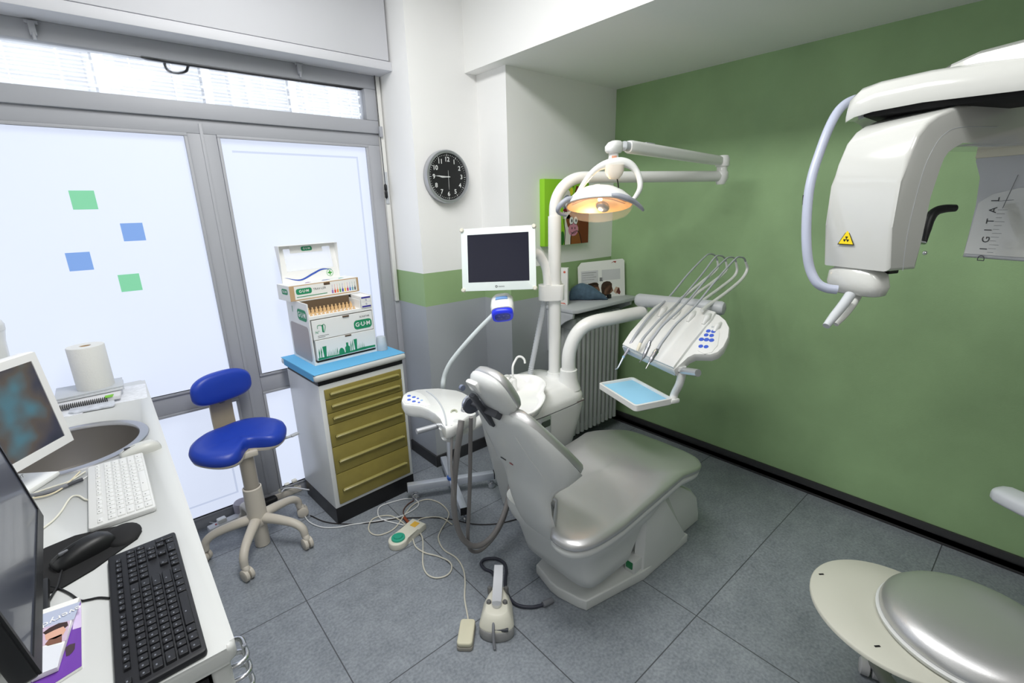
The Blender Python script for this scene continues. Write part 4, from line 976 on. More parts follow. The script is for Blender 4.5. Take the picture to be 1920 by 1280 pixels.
fcable('cable', 'ivory cable running from behind the cabinet plinth to the control box', [(0.6468, 2.7168, 0.005), (0.6122, 2.629, 0.005), (0.6084, 2.5261, 0.005), (0.6457, 2.4281, 0.005), (0.7124, 2.3664, 0.005), (0.7796, 2.3356, 0.005), (0.8548, 2.2916, 0.005), (0.9329, 2.2515, 0.005), (1.0146, 2.2152, 0.005), (1.1042, 2.2204, 0.005), (1.1541, 2.2448, 0.005), (1.1622, 2.3033, 0.005), (1.1217, 2.3485, 0.005), (1.046, 2.3745, 0.005), (0.9694, 2.3808, 0.005), (0.9279, 2.3157, 0.005), (0.9284, 2.2557, 0.005), (0.9644, 2.1836, 0.005), (1.0041, 2.1091, 0.005)], 0.0035, mat('white_cable', (216, 218, 220), 0.5))
fcable('cable', 'thin dark cable across the floor behind the control box towards the chair base', [(0.6336, 2.5838, 0.004), (0.6768, 2.4646, 0.004), (0.7596, 2.3623, 0.004), (0.8777, 2.2722, 0.004), (0.9945, 2.2094, 0.004), (1.101, 2.1238, 0.004), (1.1886, 2.036, 0.004), (1.2338, 1.9681, 0.004), (1.2728, 1.8936, 0.004), (1.3222, 1.8354, 0.004), (1.3936, 1.7818, 0.004), (1.4809, 1.7457, 0.004), (1.5621, 1.7226, 0.004)], 0.003, mat('black_cable', (40, 36, 38), 0.5))
fcable('cable', 'short dark brown cable loop with clip behind the control box', [(1.0307, 2.1205, 0.006), (1.037, 2.2059, 0.006), (1.0618, 2.2579, 0.006), (1.1112, 2.29, 0.006), (1.1512, 2.2967, 0.006)], 0.003, mat('brown_cable', (84, 54, 44), 0.5))
t = tag(MB().tube([(1.025, 2.1831, 0.01), (1.0191, 2.1113, 0.01)], 0.008, 10, 1).build('cable_clip', mat('rust_plastic', (138, 66, 42), 0.5)), 'rust brown clip on the brown cable behind the control box', 'clip')
# control box with green knob: a keyhole shape lying on the floor
A_, B_ = Vector((0.9, 2.0131, -0.0)), Vector((1.0107, 2.0505, -0.0))
A_.z = B_.z = 0; d = (B_-A_); L = d.length; d = d.normalized(); s = Vector((-d.y, d.x, 0))
t = thing('control_box', 'cream hand control box with green dial and yellow label on the floor', 'control box', (A_+B_)/2)
pl = [(0.055*math.cos(a), 0.050*math.sin(a)) for a in [math.radians(60+240*k/16) for k in range(17)]]
pl = pl+[(0.05, -0.036), (L-0.01, -0.048), (L+0.048, -0.048), (L+0.048, 0.048), (L-0.01, 0.048), (0.05, 0.036)]
MB().prism(pl, A_, d, s, (0, 0, 0.038), 0.006, 3).build('case', CREAM, t)
MB().lathe([(0.0, 0.038), (0.036, 0.038), (0.035, 0.046), (0.024, 0.048), (0.022, 0.054), (0.0, 0.055)], A_, (0, 0, 1), 28).build('dial', mat('dial_green', (46, 158, 132), 0.4), t)
MB().obox(A_+d*(L+0.012)+UPZ*0.0387, d*0.020, s*0.018, (0, 0, 0.0007)).build('yellow_label', mat('yellow_label', (222, 176, 70), 0.5), t, 20)
MB().obox(A_+d*(L-0.035)+s*0.044+UPZ*0.03, d*0.02, s*0.006, (0, 0, 0.006), 0.002).build('socket', DGREY, t)
# small pedal
c = Vector((0.8343, 1.3086, 0.0)); e = Vector((0.8805, 1.3574, 0.0)); d = (e-c); d.z = 0; d = d.normalized(); s = Vector((-d.y, d.x, 0))
t = thing('small_pedal', 'small ivory foot pedal at the end of the ivory cable', 'pedal', c)
MB().prism(rrect(0.125, 0.066, 0.014, 4), c, d, s, (0, 0, 0.018), 0.004).build('base', mat('pedal_grey', (150, 146, 138), 0.5), t)
MB().prism(rrect(0.122, 0.063, 0.014, 4), c+UPZ*0.019, d, s, (0, 0, 0.020), 0.006, 3).build('plate', mat('pedal_ivory', (208, 204, 180), 0.5), t)
# big foot control
c = Vector((0.9679, 1.2708, 0.0)); e = Vector((1.0716, 1.3831, 0.06)); d = (e-c); d.z = 0; d = d.normalized(); s = Vector((-d.y, d.x, 0))
t = thing('foot_control', 'cream foot control with steel lever and four knobs beside the chair base', 'foot control', c)
def tear(k, f=1.0): return [(p[0]*k, p[1]*k) for p in [(-0.040*f-0.028*math.sin(a), 0.070*math.cos(a)) for a in [PI*i/12 for i in range(13)]][::-1]+[(0.10, 0.052), (0.165, 0.026), (0.165, -0.026), (0.10, -0.052)][::1]]
def tear(k):
    arc = [(-0.045-0.042*math.sin(PI*i/12), 0.072*math.cos(PI*i/12)) for i in range(13)]
    q = arc+[(0.05, -0.062), (0.135, -0.030), (0.135, 0.030), (0.05, 0.062)]
    return [(x*k, y*k) for x, y in q]
MB().skin([[c+d*x+s*y+UPZ*z for x, y in tear(k)] for k, z in ((0.97, 0.002), (1.0, 0.010), (1.0, 0.045), (0.98, 0.048))]).build('base', mat('foot_base_grey', (150, 150, 150), 0.5), t)
MB().skin([[c+d*(x+0.004)+s*y+UPZ*(z+0.16*max(0, x+0.02)*0.25) for x, y in tear(k)] for k, z in ((1.0, 0.049), (0.99, 0.056), (0.80, 0.088), (0.66, 0.104), (0.60, 0.106))]).build('cover', CREAM, t)
for x, y in ((0.012, 0.034), (0.012, -0.034), (0.085, 0.036), (0.085, -0.036)):
    b = MB(); b.lathe([(0.0, 0.085), (0.010, 0.085), (0.0105, 0.112), (0.008, 0.117), (0.0, 0.118)], c+d*x+s*y, (0, 0, 1), 18)
    b.build('knob', mat('knob_grey', (120, 120, 120), 0.4, 0.5), t)
MB().skin([[c+d*x+s*y+UPZ*z for y, z in ((-w_, zz), (w_, zz), (w_, zz+0.008), (-w_, zz+0.008))] for x, w_, zz in ((-0.005, 0.018, 0.112), (0.02, 0.020, 0.116), (0.10, 0.020, 0.135), (0.165, 0.019, 0.155))]).build('lever', ALUB, t, 30)
MB().lathe([(0.0, 0.108), (0.020, 0.108), (0.020, 0.121), (0.0, 0.122)], c+d*0.0, (0, 0, 1), 24).build('pivot', ALUB, t)
MB().tube([c-d*0.030+s*0.008+UPZ*0.094, c-d*0.055+s*0.010+UPZ*0.086, c-d*0.085+s*0.010+UPZ*0.062, c-d*0.105+s*0.008+UPZ*0.03, c-d*0.118+s*0.004+UPZ*0.008], 0.006, 10, 6).build('hook', GREYP, t)
MB().obox(c-d*0.074-s*0.020+UPZ*0.056, d*0.006, s*0.030, (0, 0, 0.006), 0.002).build('slot', DGREY, t)
MB().tube([(1.0896, 1.4142, 0.03), (1.1111, 1.4562, 0.03)]+[(1.1342, 1.5185, 0.008), (1.1223, 1.5579, 0.008), (1.1307, 1.5989, 0.008), (1.1644, 1.6079, 0.008), (1.2062, 1.5746, 0.008), (1.2168, 1.5247, 0.008), (1.1946, 1.4821, 0.008), (1.1616, 1.4471, 0.008), (1.1234, 1.4019, 0.008), (1.0957, 1.343, 0.008), (1.0948, 1.2876, 0.008), (1.1305, 1.2395, 0.008), (1.1749, 1.2146, 0.008), (1.2139, 1.2069, 0.008)], 0.0075, 10, 6).build('cord', mat('cord_slate', (52, 54, 66), 0.5), t)
MB().tube([(1.1763, 1.2092, 0.014), (1.2264, 1.1993, 0.014)], 0.013, 12, 1).build('cord_boot', GREYP, t)
# power strips and adaptors along the window sill
t = thing('power_strip', 'white power strip with plugs on the floor below the left frosted pane', 'power strip', (0.2429, 2.797, 0.0))
pA, pB = Vector((0.2308, 2.7851, 0.02)), Vector((0.3274, 2.798, 0.02))
d = (pB-pA).normalized(); s = Vector((-d.y, d.x, 0)); m_ = (pA+pB)/2
m_ = m_+Vector((-0.02, 0.02, 0))
MB().obox((m_.x, m_.y, 0.022), d*0.10, s*0.026, (0, 0, 0.022), 0.006).build('housing', mat('strip_white', (214, 216, 220), 0.5), t)
MB().obox(Vector((m_.x, m_.y, 0.056))-d*0.03, d*0.022, s*0.018, (0, 0, 0.012), 0.005).build('plug', PLW, t)
q = Vector((0.2633, 2.7636, 0.05)); 
MB().lathe([(0.0, 0), (0.005, 0), (0.005, 0.004), (0.0, 0.004)], (m_.x-0.06, m_.y-0.01, 0.044), n=12).build('switch', mat('switch_red', (170, 60, 70), 0.4), t)
g = Vector((0.3384, 2.8061, 0.06))+Vector((0.01, 0.05, 0))
t = thing('power_adaptor', 'grey round power adaptor behind the stool leg', 'adaptor', (g.x, g.y, 0))
MB().lathe([(0.0, 0.0), (0.042, 0.0), (0.048, 0.008), (0.048, 0.085), (0.042, 0.095), (0.0, 0.096)], (g.x, g.y, 0.0), n=32).build('case', mat('mauve_grey', (168, 162, 172), 0.5), t)
g = Vector((0.4857, 2.854, 0.03))
t = tag(MB().box((g.x-0.045, g.y-0.025, 0), (g.x+0.045, g.y+0.025, 0.055), 0.016, 3).build('power_adaptor', BLACK), 'black power adaptor on the floor behind the stool column', 'adaptor')
g = Vector((0.5624, 2.8571, 0.03))+Vector((0.045, 0.05, 0))
t = thing('power_strip', 'cream power strip with plugs between the stool and the drawer cabinet', 'power strip', (g.x, g.y, 0))
MB().box((g.x-0.085, g.y-0.025, 0), (g.x+0.075, g.y+0.025, 0.04), 0.006).build('housing', BEIGE, t)
for k in range(3): MB().box((g.x-0.06+0.045*k, g.y-0.018, 0.04), (g.x-0.03+0.045*k, g.y+0.018, 0.07+0.008*k), 0.006).build('plug', CREAM, t)
fcable('cable', 'pale grey cable lying along the window sill from under the counter', [(0.0852, 3.0225, 0.02), (0.1511, 2.9352, 0.02), (0.2037, 2.8543, 0.02), (0.2481, 2.8068, 0.02)], 0.004, mat('white_cable', (216, 218, 220), 0.5))
fcable('cable', 'white cable rising from the cream power strip to the cabinet back', [(0.5611, 2.8583, 0.06), (0.5863, 2.8814, 0.06), (0.6294, 2.8569, 0.06), (0.665, 2.8079, 0.06), (0.6953, 2.7638, 0.06)], 0.004, mat('white_cable', (216, 218, 220), 0.5))

# ================================================================ dental chair (long axis along X, head towards -X)
CY = 1.222
t = chair = thing('dental_chair', 'white and silver dental treatment chair in the middle of the floor', 'dental chair', (1.6, CY, 0))
def rings_xy(levels, n=56, p=4.0):
    return [[(cx+q[0], cy+q[1], z) for q in ellipse(a, b_, n, p)] for cx, cy, a, b_, z in levels]
# base plate
MB().prism([(1.285, 1.10), (1.262, 1.20), (1.262, 1.25), (1.292, 1.372), (1.64, 1.45), (2.02, 1.45), (2.02, 1.0), (1.64, 1.0), (1.30, 1.066)], (0, 0, 0), (1, 0, 0), (0, 1, 0), (0, 0, 0.055), 0.008, 3).build('base_plate', PLW2, t)
# lifting pedestal at the foot end
b = MB().prism([(1.655, 0.055), (1.665, 0.25), (1.69, 0.385), (1.76, 0.40), (1.86, 0.375), (2.0, 0.315), (2.12, 0.245), (2.19, 0.17), (2.225, 0.06), (2.23, 0.0), (1.66, 0.0)], (0, 1.045, 0), (1, 0, 0), (0, 0, 1), (0, 0.36, 0), 0.02, 4)
b.build('pedestal', PLW2, t, 50)
b = MB()
b.skin([[(1.640, 1.052, 0.40), (1.616, 1.052, 0.0), (2.06, 1.052, 0.0), (2.06, 1.052, 0.03), (1.86, 1.052, 0.37)], [(1.660, 1.020, 0.37), (1.630, 1.004, 0.0), (2.03, 1.004, 0.0), (2.025, 1.004, 0.025), (1.80, 1.012, 0.345)], [(1.775, 1.0, 0.30), (1.72, 0.998, 0.05), (1.90, 0.998, 0.05), (1.90, 0.998, 0.06), (1.80, 0.999, 0.30)]])
b.build('pedestal_cover', PLW2, t, 25)
# under-seat housing
MB().skin(rings_xy([(1.42, CY, 0.15, 0.19, 0.150), (1.415, CY, 0.168, 0.205, 0.165), (1.42, CY, 0.190, 0.210, 0.22), (1.432, CY, 0.232, 0.222, 0.32), (1.446, CY, 0.272, 0.250, 0.365), (1.452, CY, 0.288, 0.262, 0.40), (1.455, CY, 0.292, 0.266, 0.446)], 64, 6.0)).build('seat_housing', PLW2, t, 60)
MB().box((1.50, 1.10, 0.05), (1.70, 1.34, 0.20), 0.01).build('lift_arm', PLW2, t)
MB().box((1.575, 1.016, 0.055), (1.64, 1.07, 0.122), 0.006).build('switch_box', PLW2, t)
MB().box((1.569, 1.026, 0.080), (1.577, 1.060, 0.114), 0.002).build('rocker_switch', mat('rocker_green', (20, 60, 40), 0.3, emit=(30, 120, 70), estr=0.15), t)
# seat and leg rest
def hump(x):
    if x < 1.46: return -0.006
    if x < 1.73: return -0.006+0.048*(0.5-0.5*math.cos(PI*(x-1.46)/0.27))
    return 0.042-0.060*(0.5-0.5*math.cos(PI*min(1, (x-1.73)/0.36)))
def seat_ring(a, bb, z, cx=1.588, p=6.0):
    out = []
    for q in ellipse(a, bb, 72, p):
        x, y = q
        if x < -0.2: x += (x+0.2)*-0.62*(0.5+0.5*math.tanh((y+0.06)/0.05))
        else: x *= 1.0+0.03*(1-(y/0.285)**2)-0.01
        out.append((cx+x, CY-0.002+y, z+hump(cx+x)))
    return out
MB().skin([seat_ring(0.478, 0.272, 0.452), seat_ring(0.492, 0.284, 0.462), seat_ring(0.495, 0.286, 0.476), seat_ring(0.488, 0.280, 0.489), seat_ring(0.472, 0.266, 0.4965, p=5), seat_ring(0.44, 0.235, 0.4995, p=4), seat_ring(0.36, 0.17, 0.4995, p=3), seat_ring(0.24, 0.09, 0.4985, p=2.3), seat_ring(0.12, 0.035, 0.498, p=2), seat_ring(0.01, 0.002, 0.498, p=2)]).build('seat', SILVER, t, 180)
def rim_ring(k, z, thin): return [(x, y, zz-thin*(1-0.55*max(0, min(1, (x-1.75)/0.3)))) for x, y, zz in seat_ring(0.484*k, 0.276*k, z)]
MB().skin([rim_ring(1.0, 0.455, 0.0), rim_ring(1.012, 0.449, 0.004), rim_ring(1.005, 0.446, 0.024), rim_ring(0.94, 0.446, 0.040), rim_ring(0.6, 0.446, 0.045)]).build('seat_rim', PLW2, t, 60)
# backrest: sections between a front line and a back line
SEC = [(-0.06, (1.24, 0.36), (1.20, 0.34), 0.128), (-0.02, (1.185, 0.40), (1.165, 0.385), 0.122), (0.02, (1.150, 0.47), (1.135, 0.455), 0.120), (0.14, (1.125, 0.555), (1.105, 0.540), 0.120), (0.22, (1.118, 0.615), (1.088, 0.600), 0.122), (0.28, (1.135, 0.655), (1.082, 0.630), 0.135), (0.32, (1.165, 0.688), (1.078, 0.655), 0.160), (0.36, (1.196, 0.712), (1.075, 0.672), 0.184), (0.40, (1.212, 0.736), (1.071, 0.692), 0.204), (0.48, (1.170, 0.782), (1.062, 0.720), 0.214), (0.60, (1.115, 0.845), (1.045, 0.775), 0.212), (0.75, (1.055, 0.915), (1.010, 0.852), 0.195), (0.88, (1.008, 0.972), (0.982, 0.925), 0.165), (0.96, (0.980, 1.002), (0.965, 0.965), 0.135), (1.0, (0.968, 1.012), (0.960, 0.985), 0.110)]
def dsec(f, b_, hw, bulge=0.62, n=12):
    """front edge flat and rounded at the rims, back bulging"""
    F_, B_ = Vector((f[0], 0, f[1])), Vector((b_[0], 0, b_[1]))
    out = []
    for k in range(n+1):
        a = -PI/2+PI*k/n                                   # back curve from the far side to the near side
        y = -math.sin(a); d = math.cos(a)
        out.append(F_.lerp(B_, (0.08+0.92*abs(d)**0.8))+Vector((0, CY+hw*math.copysign(abs(y)**bulge, y), 0)))
    for k in range(n+1):
        a = -1+2*k/n
        out.append(F_.lerp(B_, 0.08*abs(a)**4)+Vector((0, CY+hw*a, 0)))
    return out
back = MB().skin([dsec(f, b_, hw) for s_, f, b_, hw in SEC]).build('backrest_shell', PLW2, t, 70)
FN = Vector((0.68, 0, 0.73))
def padsec(f, hw, d0, d1):
    F_ = Vector((f[0], 0, f[1])); out = []
    for y, d in ((-1, d0), (-1.0, d0+(d1-d0)*0.5), (-0.95, d0+(d1-d0)*0.85), (-0.8, d1), (-0.4, d1*0.9), (0, d1*0.85), (0.4, d1*0.9), (0.8, d1), (0.95, d0+(d1-d0)*0.85), (1.0, d0+(d1-d0)*0.5), (1, d0)):
        out.append(F_+FN*d+Vector((0, CY+hw*y, 0)))
    return out
ps = [(f, hw) for s_, f, b_, hw in SEC if s_ >= 0.35]
MB().skin([padsec(f, hw*(0.93 if 0 < i < len(ps)-1 else 0.80), -0.004, 0.032 if 0 < i < len(ps)-1 else 0.012) for i, (f, hw) in enumerate(ps)]).build('backrest_cushion', SILVER, t, 70)
def on_shell(o, org, dr):
    bpy.context.view_layer.update()
    l = world_loc(o); ok, p, n, i = o.ray_cast(Vector(org)-l, Vector(dr).normalized())
    return (p+l, n) if ok else (None, None)
for dr_, col, name in (((0.5632, 0.6953, -0.5108), (70, 72, 76), 'brand_mark'), ((0.5738, 0.6821, -0.522), (170, 90, 96), 'brand_mark')):
    p, n = on_shell(back, (0, 0, 1.7), dr_)
    if p is not None:
        u = Vector((0, -1, 0)); u = (u-n*u.dot(n)).normalized(); v = n.cross(u)
        MB().prism(rrect(0.034 if col[0] < 100 else 0.022, 0.007, 0.003, 3), p+n*0.0012, u, v, n*0.0006).build(name, mat('mark_%d' % col[0], col, 0.5), back, 20)
rdg = []
for dr_ in [(0.5857, 0.6999, -0.4469), (0.5919, 0.6856, -0.4712), (0.5996, 0.6695, -0.4966), (0.6081, 0.6527, -0.522), (0.6157, 0.638, -0.5441), (0.6202, 0.6283, -0.5596)]:
    p, n = on_shell(back, (0, 0, 1.7), dr_)
    if p is not None: rdg.append(p-n*0.0018)
if len(rdg) > 3: MB().tube(rdg, [0.001, 0.004, 0.0045, 0.0045, 0.004, 0.001], 10, 5).build('shell_ridge', PLW2, back)
# head rest
HC = Vector((0.962, CY-0.002, 1.080)); hu = Vector((-0.52, 0, 0.855)); hn = Vector((0.855, 0, 0.52)); hy = Vector((0, -1, 0))
def hring(k, d, a=0.098, w_=0.090, p=2.9): return [HC+hu*(q[0]*k*a)+hy*(q[1]*k*w_)+hn*d for q in ellipse(1, 1, 48, p)]
MB().skin([hring(0.97, -0.004), hring(0.985, 0.006), hring(0.96, 0.022), hring(0.86, 0.032), hring(0.5, 0.030), hring(0.02, 0.026)]).build('headrest_cushion', SILVER, t, 180)
MB().skin([hring(0.97, -0.001), hring(1.0, -0.006), hring(0.985, -0.018), hring(0.88, -0.034), hring(0.60, -0.046), hring(0.25, -0.050), hring(0.02, -0.051)]).build('headrest_shell', PLW2, t, 180)
MB().obox(HC+hu*0.058+Vector((0, 0.03, 0))-hn*0.044, hu*0.026, hy*0.030, hn*0.010, 0.008).build('headrest_bracket', PLW, t)
lk = MB().obox(HC-hu*0.055+Vector((0, 0.045, 0))-hn*0.064, hu*0.085, hy*0.014, hn*0.009, 0.004)
lk.build('headrest_link', DGREY, t)
MB().obox((0.952, CY+0.02, 1.004), hy*0.055, Vector((0.6, 0, 0.8))*0.020, Vector((-0.8, 0, 0.6))*0.016, 0.005).build('hinge_block', DGREY, t)
k0 = HC+hu*0.040+Vector((0, 0.095, 0))-hn*0.06
MB().cyl(k0, k0+Vector((0, 0.012, 0)), 0.011, n=16).build('link_end', mat('link_blue_grey', (130, 138, 160), 0.4, 0.4), t)
kp = Vector((0.9651, 1.375, 0.9811))
MB().cyl(Vector((0.955, CY+0.06, 1.0)), kp-Vector((0, 0.002, 0)), 0.010, n=14).build('knob_shaft', DGREY, t)
kb = MB().lathe([(0.0, -0.010), (0.034, -0.010), (0.0385, -0.005), (0.0385, 0.005), (0.034, 0.012), (0.0, 0.013)], kp, (0.15, 1, 0.10), 32).build('headrest_knob', mat('knob_dark', (84, 88, 98), 0.35, 0.3), t)
MB().lathe([(0.0387, -0.006), (0.040, 0.0), (0.0385, 0.008), (0.033, 0.0135), (0.0, 0.0145)], kp, (0.15, 1, 0.10), 32, cap=False).build('knob_rim', CHROME, kb)

# ================================================================ cuspidor unit behind the chair
t = unit = thing('dental_unit', 'white dental water unit with spittoon bowl and two posts behind the chair', 'dental unit', (1.55, 1.74, 0))
def rb(x0, x1, y0, y1, z, p=7.0): return ((x0+x1)/2, (y0+y1)/2, (x1-x0)/2, (y1-y0)/2, z)
MB().skin(rings_xy([rb(1.52, 1.66, 1.64, 1.90, 0.0), rb(1.51, 1.67, 1.63, 1.91, 0.03), rb(1.42, 1.78, 1.556, 1.95, 0.46), rb(1.38, 1.868, 1.55, 1.95, 0.66), rb(1.38, 1.872, 1.55, 1.95, 0.682)], 64, 7)).build('lower_cabinet', PLW2, t, 50)
MB().skin(rings_xy([rb(1.39, 1.862, 1.558, 1.94, 0.680), rb(1.39, 1.862, 1.558, 1.94, 0.690)], 64, 7)).build('seam', GREYP, t, 30)
MB().skin(rings_xy([rb(1.38, 1.874, 1.55, 1.95, 0.689), rb(1.38, 1.878, 1.55, 1.95, 0.715), rb(1.38, 1.868, 1.558, 1.945, 0.735), rb(1.39, 1.852, 1.59, 1.935, 0.768), rb(1.41, 1.84, 1.615, 1.92, 0.782), rb(1.45, 1.80, 1.66, 1.88, 0.788)], 64, 5)).build('top_cover', PLW, t, 60)
MB().lathe([(0.060, 0.770), (0.052, 0.785), (0.043, 0.800), (0.041, 0.812), (0.0, 0.812)], (1.797, 1.74, 0), n=36).build('post_flange', PLW, t)
AB = Vector((1.7953, 1.6335, 0.828))
MB().lathe([(0.066, 0.745), (0.052, 0.785), (0.047, 0.82), (0.046, 0.852), (0.0, 0.852)], (AB.x, AB.y, 0), n=36).build('post_flange', PLW, t)
MB().prism(rrect(0.055, 0.008, 0.003, 3), (1.80, 1.5495, 0.692), (1, 0, 0), (0, 0, 1), (0, -0.002, 0)).build('latch', mat('latch_taupe', (120, 108, 108), 0.4), t, 20)
d_ = MB().prism(rrect(0.080, 0.10, 0.01, 4), (1.535, 1.556, 0.635), (1, 0, 0), (0, 0, 1), (0, -0.008, 0), 0.003).build('door_handle', ALUB, t)
MB().prism(rrect(0.062, 0.035, 0.006, 4), (1.537, 1.5475, 0.645), (1, 0, 0), (0, 0, 1), (0, -0.001, 0)).build('finger_recess', mat('recess_green', (60, 72, 62), 0.5), d_, 20)
# bowl
BA = math.radians(47); bu, bv = Vector((math.cos(BA), math.sin(BA), 0)), Vector((-math.sin(BA), math.cos(BA), 0))
BCn = Vector((1.385, 1.580, 0))
def bring(k, z, sh=0.0, dz=0.0):
    out = []
    for q in ellipse(0.255*k, 0.135*k, 56, 2.6):
        x, y = q; y *= 1+0.16*(x/0.255)
        if y < 0: y *= 1-0.12*math.exp(-((x-0.02)/0.05)**2)
        out.append(BCn+bu*(x+sh)+bv*y+Vector((0, 0, z+dz*x)))
    return out
bw = MB().skin([bring(0.52, 0.735, 0.03), bring(0.72, 0.772, 0.02), bring(0.90, 0.806, 0.006), bring(0.985, 0.838), bring(1.0, 0.850), bring(0.975, 0.853), bring(0.93, 0.846), bring(0.86, 0.822, 0.004), bring(0.66, 0.806, 0.008), bring(0.25, 0.800, 0.02), bring(0.02, 0.799, 0.02)]).build('spittoon_bowl', mat('ceramic_white', (238, 238, 236), 0.12, coat=0.5), t, 180)
MB().lathe([(0.0, 0.775), (0.05, 0.775), (0.05, 0.735), (0.0, 0.735)], BCn+bu*0.04, n=24).build('bowl_neck', PLW2, t)
FB = Vector((1.4564, 1.7012, 0.848))
MB().lathe([(0.0, 0.80), (0.020, 0.80), (0.020, 0.862), (0.016, 0.870), (0.0, 0.872)], (FB.x, FB.y, 0), n=20).build('tap_base', PLW, t)
MB().lathe([(0.0, 0.80), (0.014, 0.80), (0.014, 0.866), (0.0, 0.868)], (FB.x-0.03, FB.y-0.008, 0), n=20).build('tap_base', PLW, t)
d0 = 2.387
MB().tube([(FB.x, FB.y, 0.865), (FB.x, FB.y, 0.93), (1.4863, 1.7153, 0.9541), (1.5002, 1.71, 0.9719), (1.5144, 1.6977, 0.9715), (1.522, 1.6862, 0.9582), (1.5213, 1.68, 0.9399)], 0.0058, 12, 6).build('cup_filler', PLW, t)
MB().tube([(FB.x-0.03, FB.y-0.008, 0.862)]+[(1.4528, 1.7168, 0.8706), (1.4263, 1.7058, 0.8903), (1.3955, 1.6937, 0.8972), (1.3582, 1.6696, 0.8939), (1.337, 1.6567, 0.8839)], 0.0075, 12, 6).build('rinse_spout', PLW, t)

# ================================================================ operating lamp
t = lamp = thing('operating_lamp', 'white jointed operating lamp lit warm orange on a tall bent post', 'lamp', (1.797, 1.74, 0.812))
zc_ = 1.6519
MB().tube([(1.797, 1.74, 0.812), (1.797, 1.74, zc_)], 0.0335, 24, 1).build('lower_post', PLW, t)
EL = Vector((2.7002, 1.33, 1.8502))
zt = EL.z-0.012
hd = Vector((EL.x-1.797, EL.y-1.74, 0)).normalized(); PB = Vector((1.797, 1.74, 0)); R_ = zt-zc_-0.03
arc = [PB+hd*(R_*(1-math.cos(a)))+Vector((0, 0, zc_+0.03+R_*math.sin(a))) for a in [PI/2*i/16 for i in range(17)]]
MB().tube([PB+Vector((0, 0, zc_-0.02))]+arc+[Vector((EL.x, EL.y, zt))], 0.0285, 24, 1).build('bent_arm', PLW, t)
ZU = 1.9157
MB().lathe([(0.0, zt-0.045), (0.022, zt-0.043), (0.036, zt-0.012), (0.036, zt+0.02), (0.028, zt+0.03), (0.028, ZU-0.03), (0.036, ZU-0.025), (0.037, ZU+0.012), (0.028, ZU+0.03), (0.0, ZU+0.034)], (EL.x, EL.y, 0), n=28).build('elbow', PLW, t)
J = Vector((1.9281, 1.4002, 1.9539)); E2 = Vector((EL.x, EL.y, ZU))
dj = (J-E2).normalized(); uu = Vector((0, 0, 1)).cross(dj).normalized(); vv = dj.cross(uu)
P0, P1 = E2+dj*0.03, J
MB().skin([[p+uu*(q[0]*k)+vv*(q[1]*k) for q in rrect(0.050, 0.056, 0.018, 4)] for p, k in ((P0, 0.82), (P0+dj*0.02, 0.9), (P1-dj*0.05, 1.0), (P1-dj*0.01, 1.0), (P1, 0.92))]).build('spring_arm', PLW, t, 40)
MB().obox(P1-dj*0.14+vv*0.0285, dj*0.030, uu*0.014, vv*0.001).build('cover_plate', PLG, t)
MB().skin([[p+uu*(q[0]*k)+vv*(q[1]*k) for q in rrect(0.040, 0.044, 0.016, 4)] for p, k in ((P1-dj*0.002, 0.9), (P1+dj*0.03, 0.95))]).build('joint_neck', PLG, t, 40)
JH = Vector((1.8339, 1.4091, 1.945))
bf = Vector((dj.x, dj.y, 0)).normalized(); bs = Vector((-bf.y, bf.x, 0))
MB().skin([[JH+bf*x_+bf*(q[0]*k)+bs*(q[1]*k)+Vector((0, 0, z)) for q in ellipse(0.042, 0.030, 32, 2.6)] for z, k, x_ in ((-0.022, 0.80, 0.0), (-0.014, 1.0, 0.0), (0.004, 1.02, 0.0), (0.022, 0.85, -0.010), (0.030, 0.5, -0.014))]).build('head_joint', PLW, t, 60)
MB().cyl(JH+Vector((0, 0, -0.02)), JH+Vector((0, 0, -0.062)), 0.021, 0.024, 28).build('swivel', PLW, t)
lw = Vector((0.76, -0.65, 0)).normalized(); lk_ = Vector((-0.65, -0.76, 0)).normalized()
MB().obox(JH+Vector((0, 0, -0.048))+lk_*0.0235-lw*0.002, lw*0.011, lk_*0.0015, (0, 0, 0.013), 0.001).build('orange_emblem', mat('emblem_orange', (214, 150, 120), 0.5), t)
ya = [(1.6737, 1.4938, 1.7316), (1.7105, 1.4828, 1.7864), (1.7417, 1.4608, 1.8357), (1.7725, 1.4322, 1.8661), (1.819, 1.3979, 1.8808), (1.8586, 1.3635, 1.8795), (1.8832, 1.3344, 1.858), (1.8932, 1.311, 1.8184), (1.887, 1.2983, 1.7702), (1.8739, 1.3097, 1.7341), (1.8557, 1.3186, 1.7161)]
MB().tube(ya, [0.009, 0.011, 0.013, 0.014, 0.020, 0.022, 0.019, 0.014, 0.013, 0.012, 0.010, 0.008], 16, 5).build('yoke', PLW, t)
TC = Vector((1.8146, 1.387, 1.8417))
MB().skin([[TC+lw*(q[0]*k)+lk_*(q[1]*k)+Vector((0, 0, z)) for q in ellipse(0.042, 0.026, 28, 2.6)] for z, k in ((0.028, 1.0), (0.0, 0.98), (-0.015, 0.80), (-0.028, 0.55), (-0.031, 0.4))]).build('transformer_cover', mat('lamp_ivory', (232, 222, 208), 0.4), t, 60)
MB().tube([(1.8266, 1.3802, 1.8144), (1.8332, 1.378, 1.7871), (1.8389, 1.3783, 1.7642)], 0.003, 8, 3).build('lamp_cable', BLACK, t)
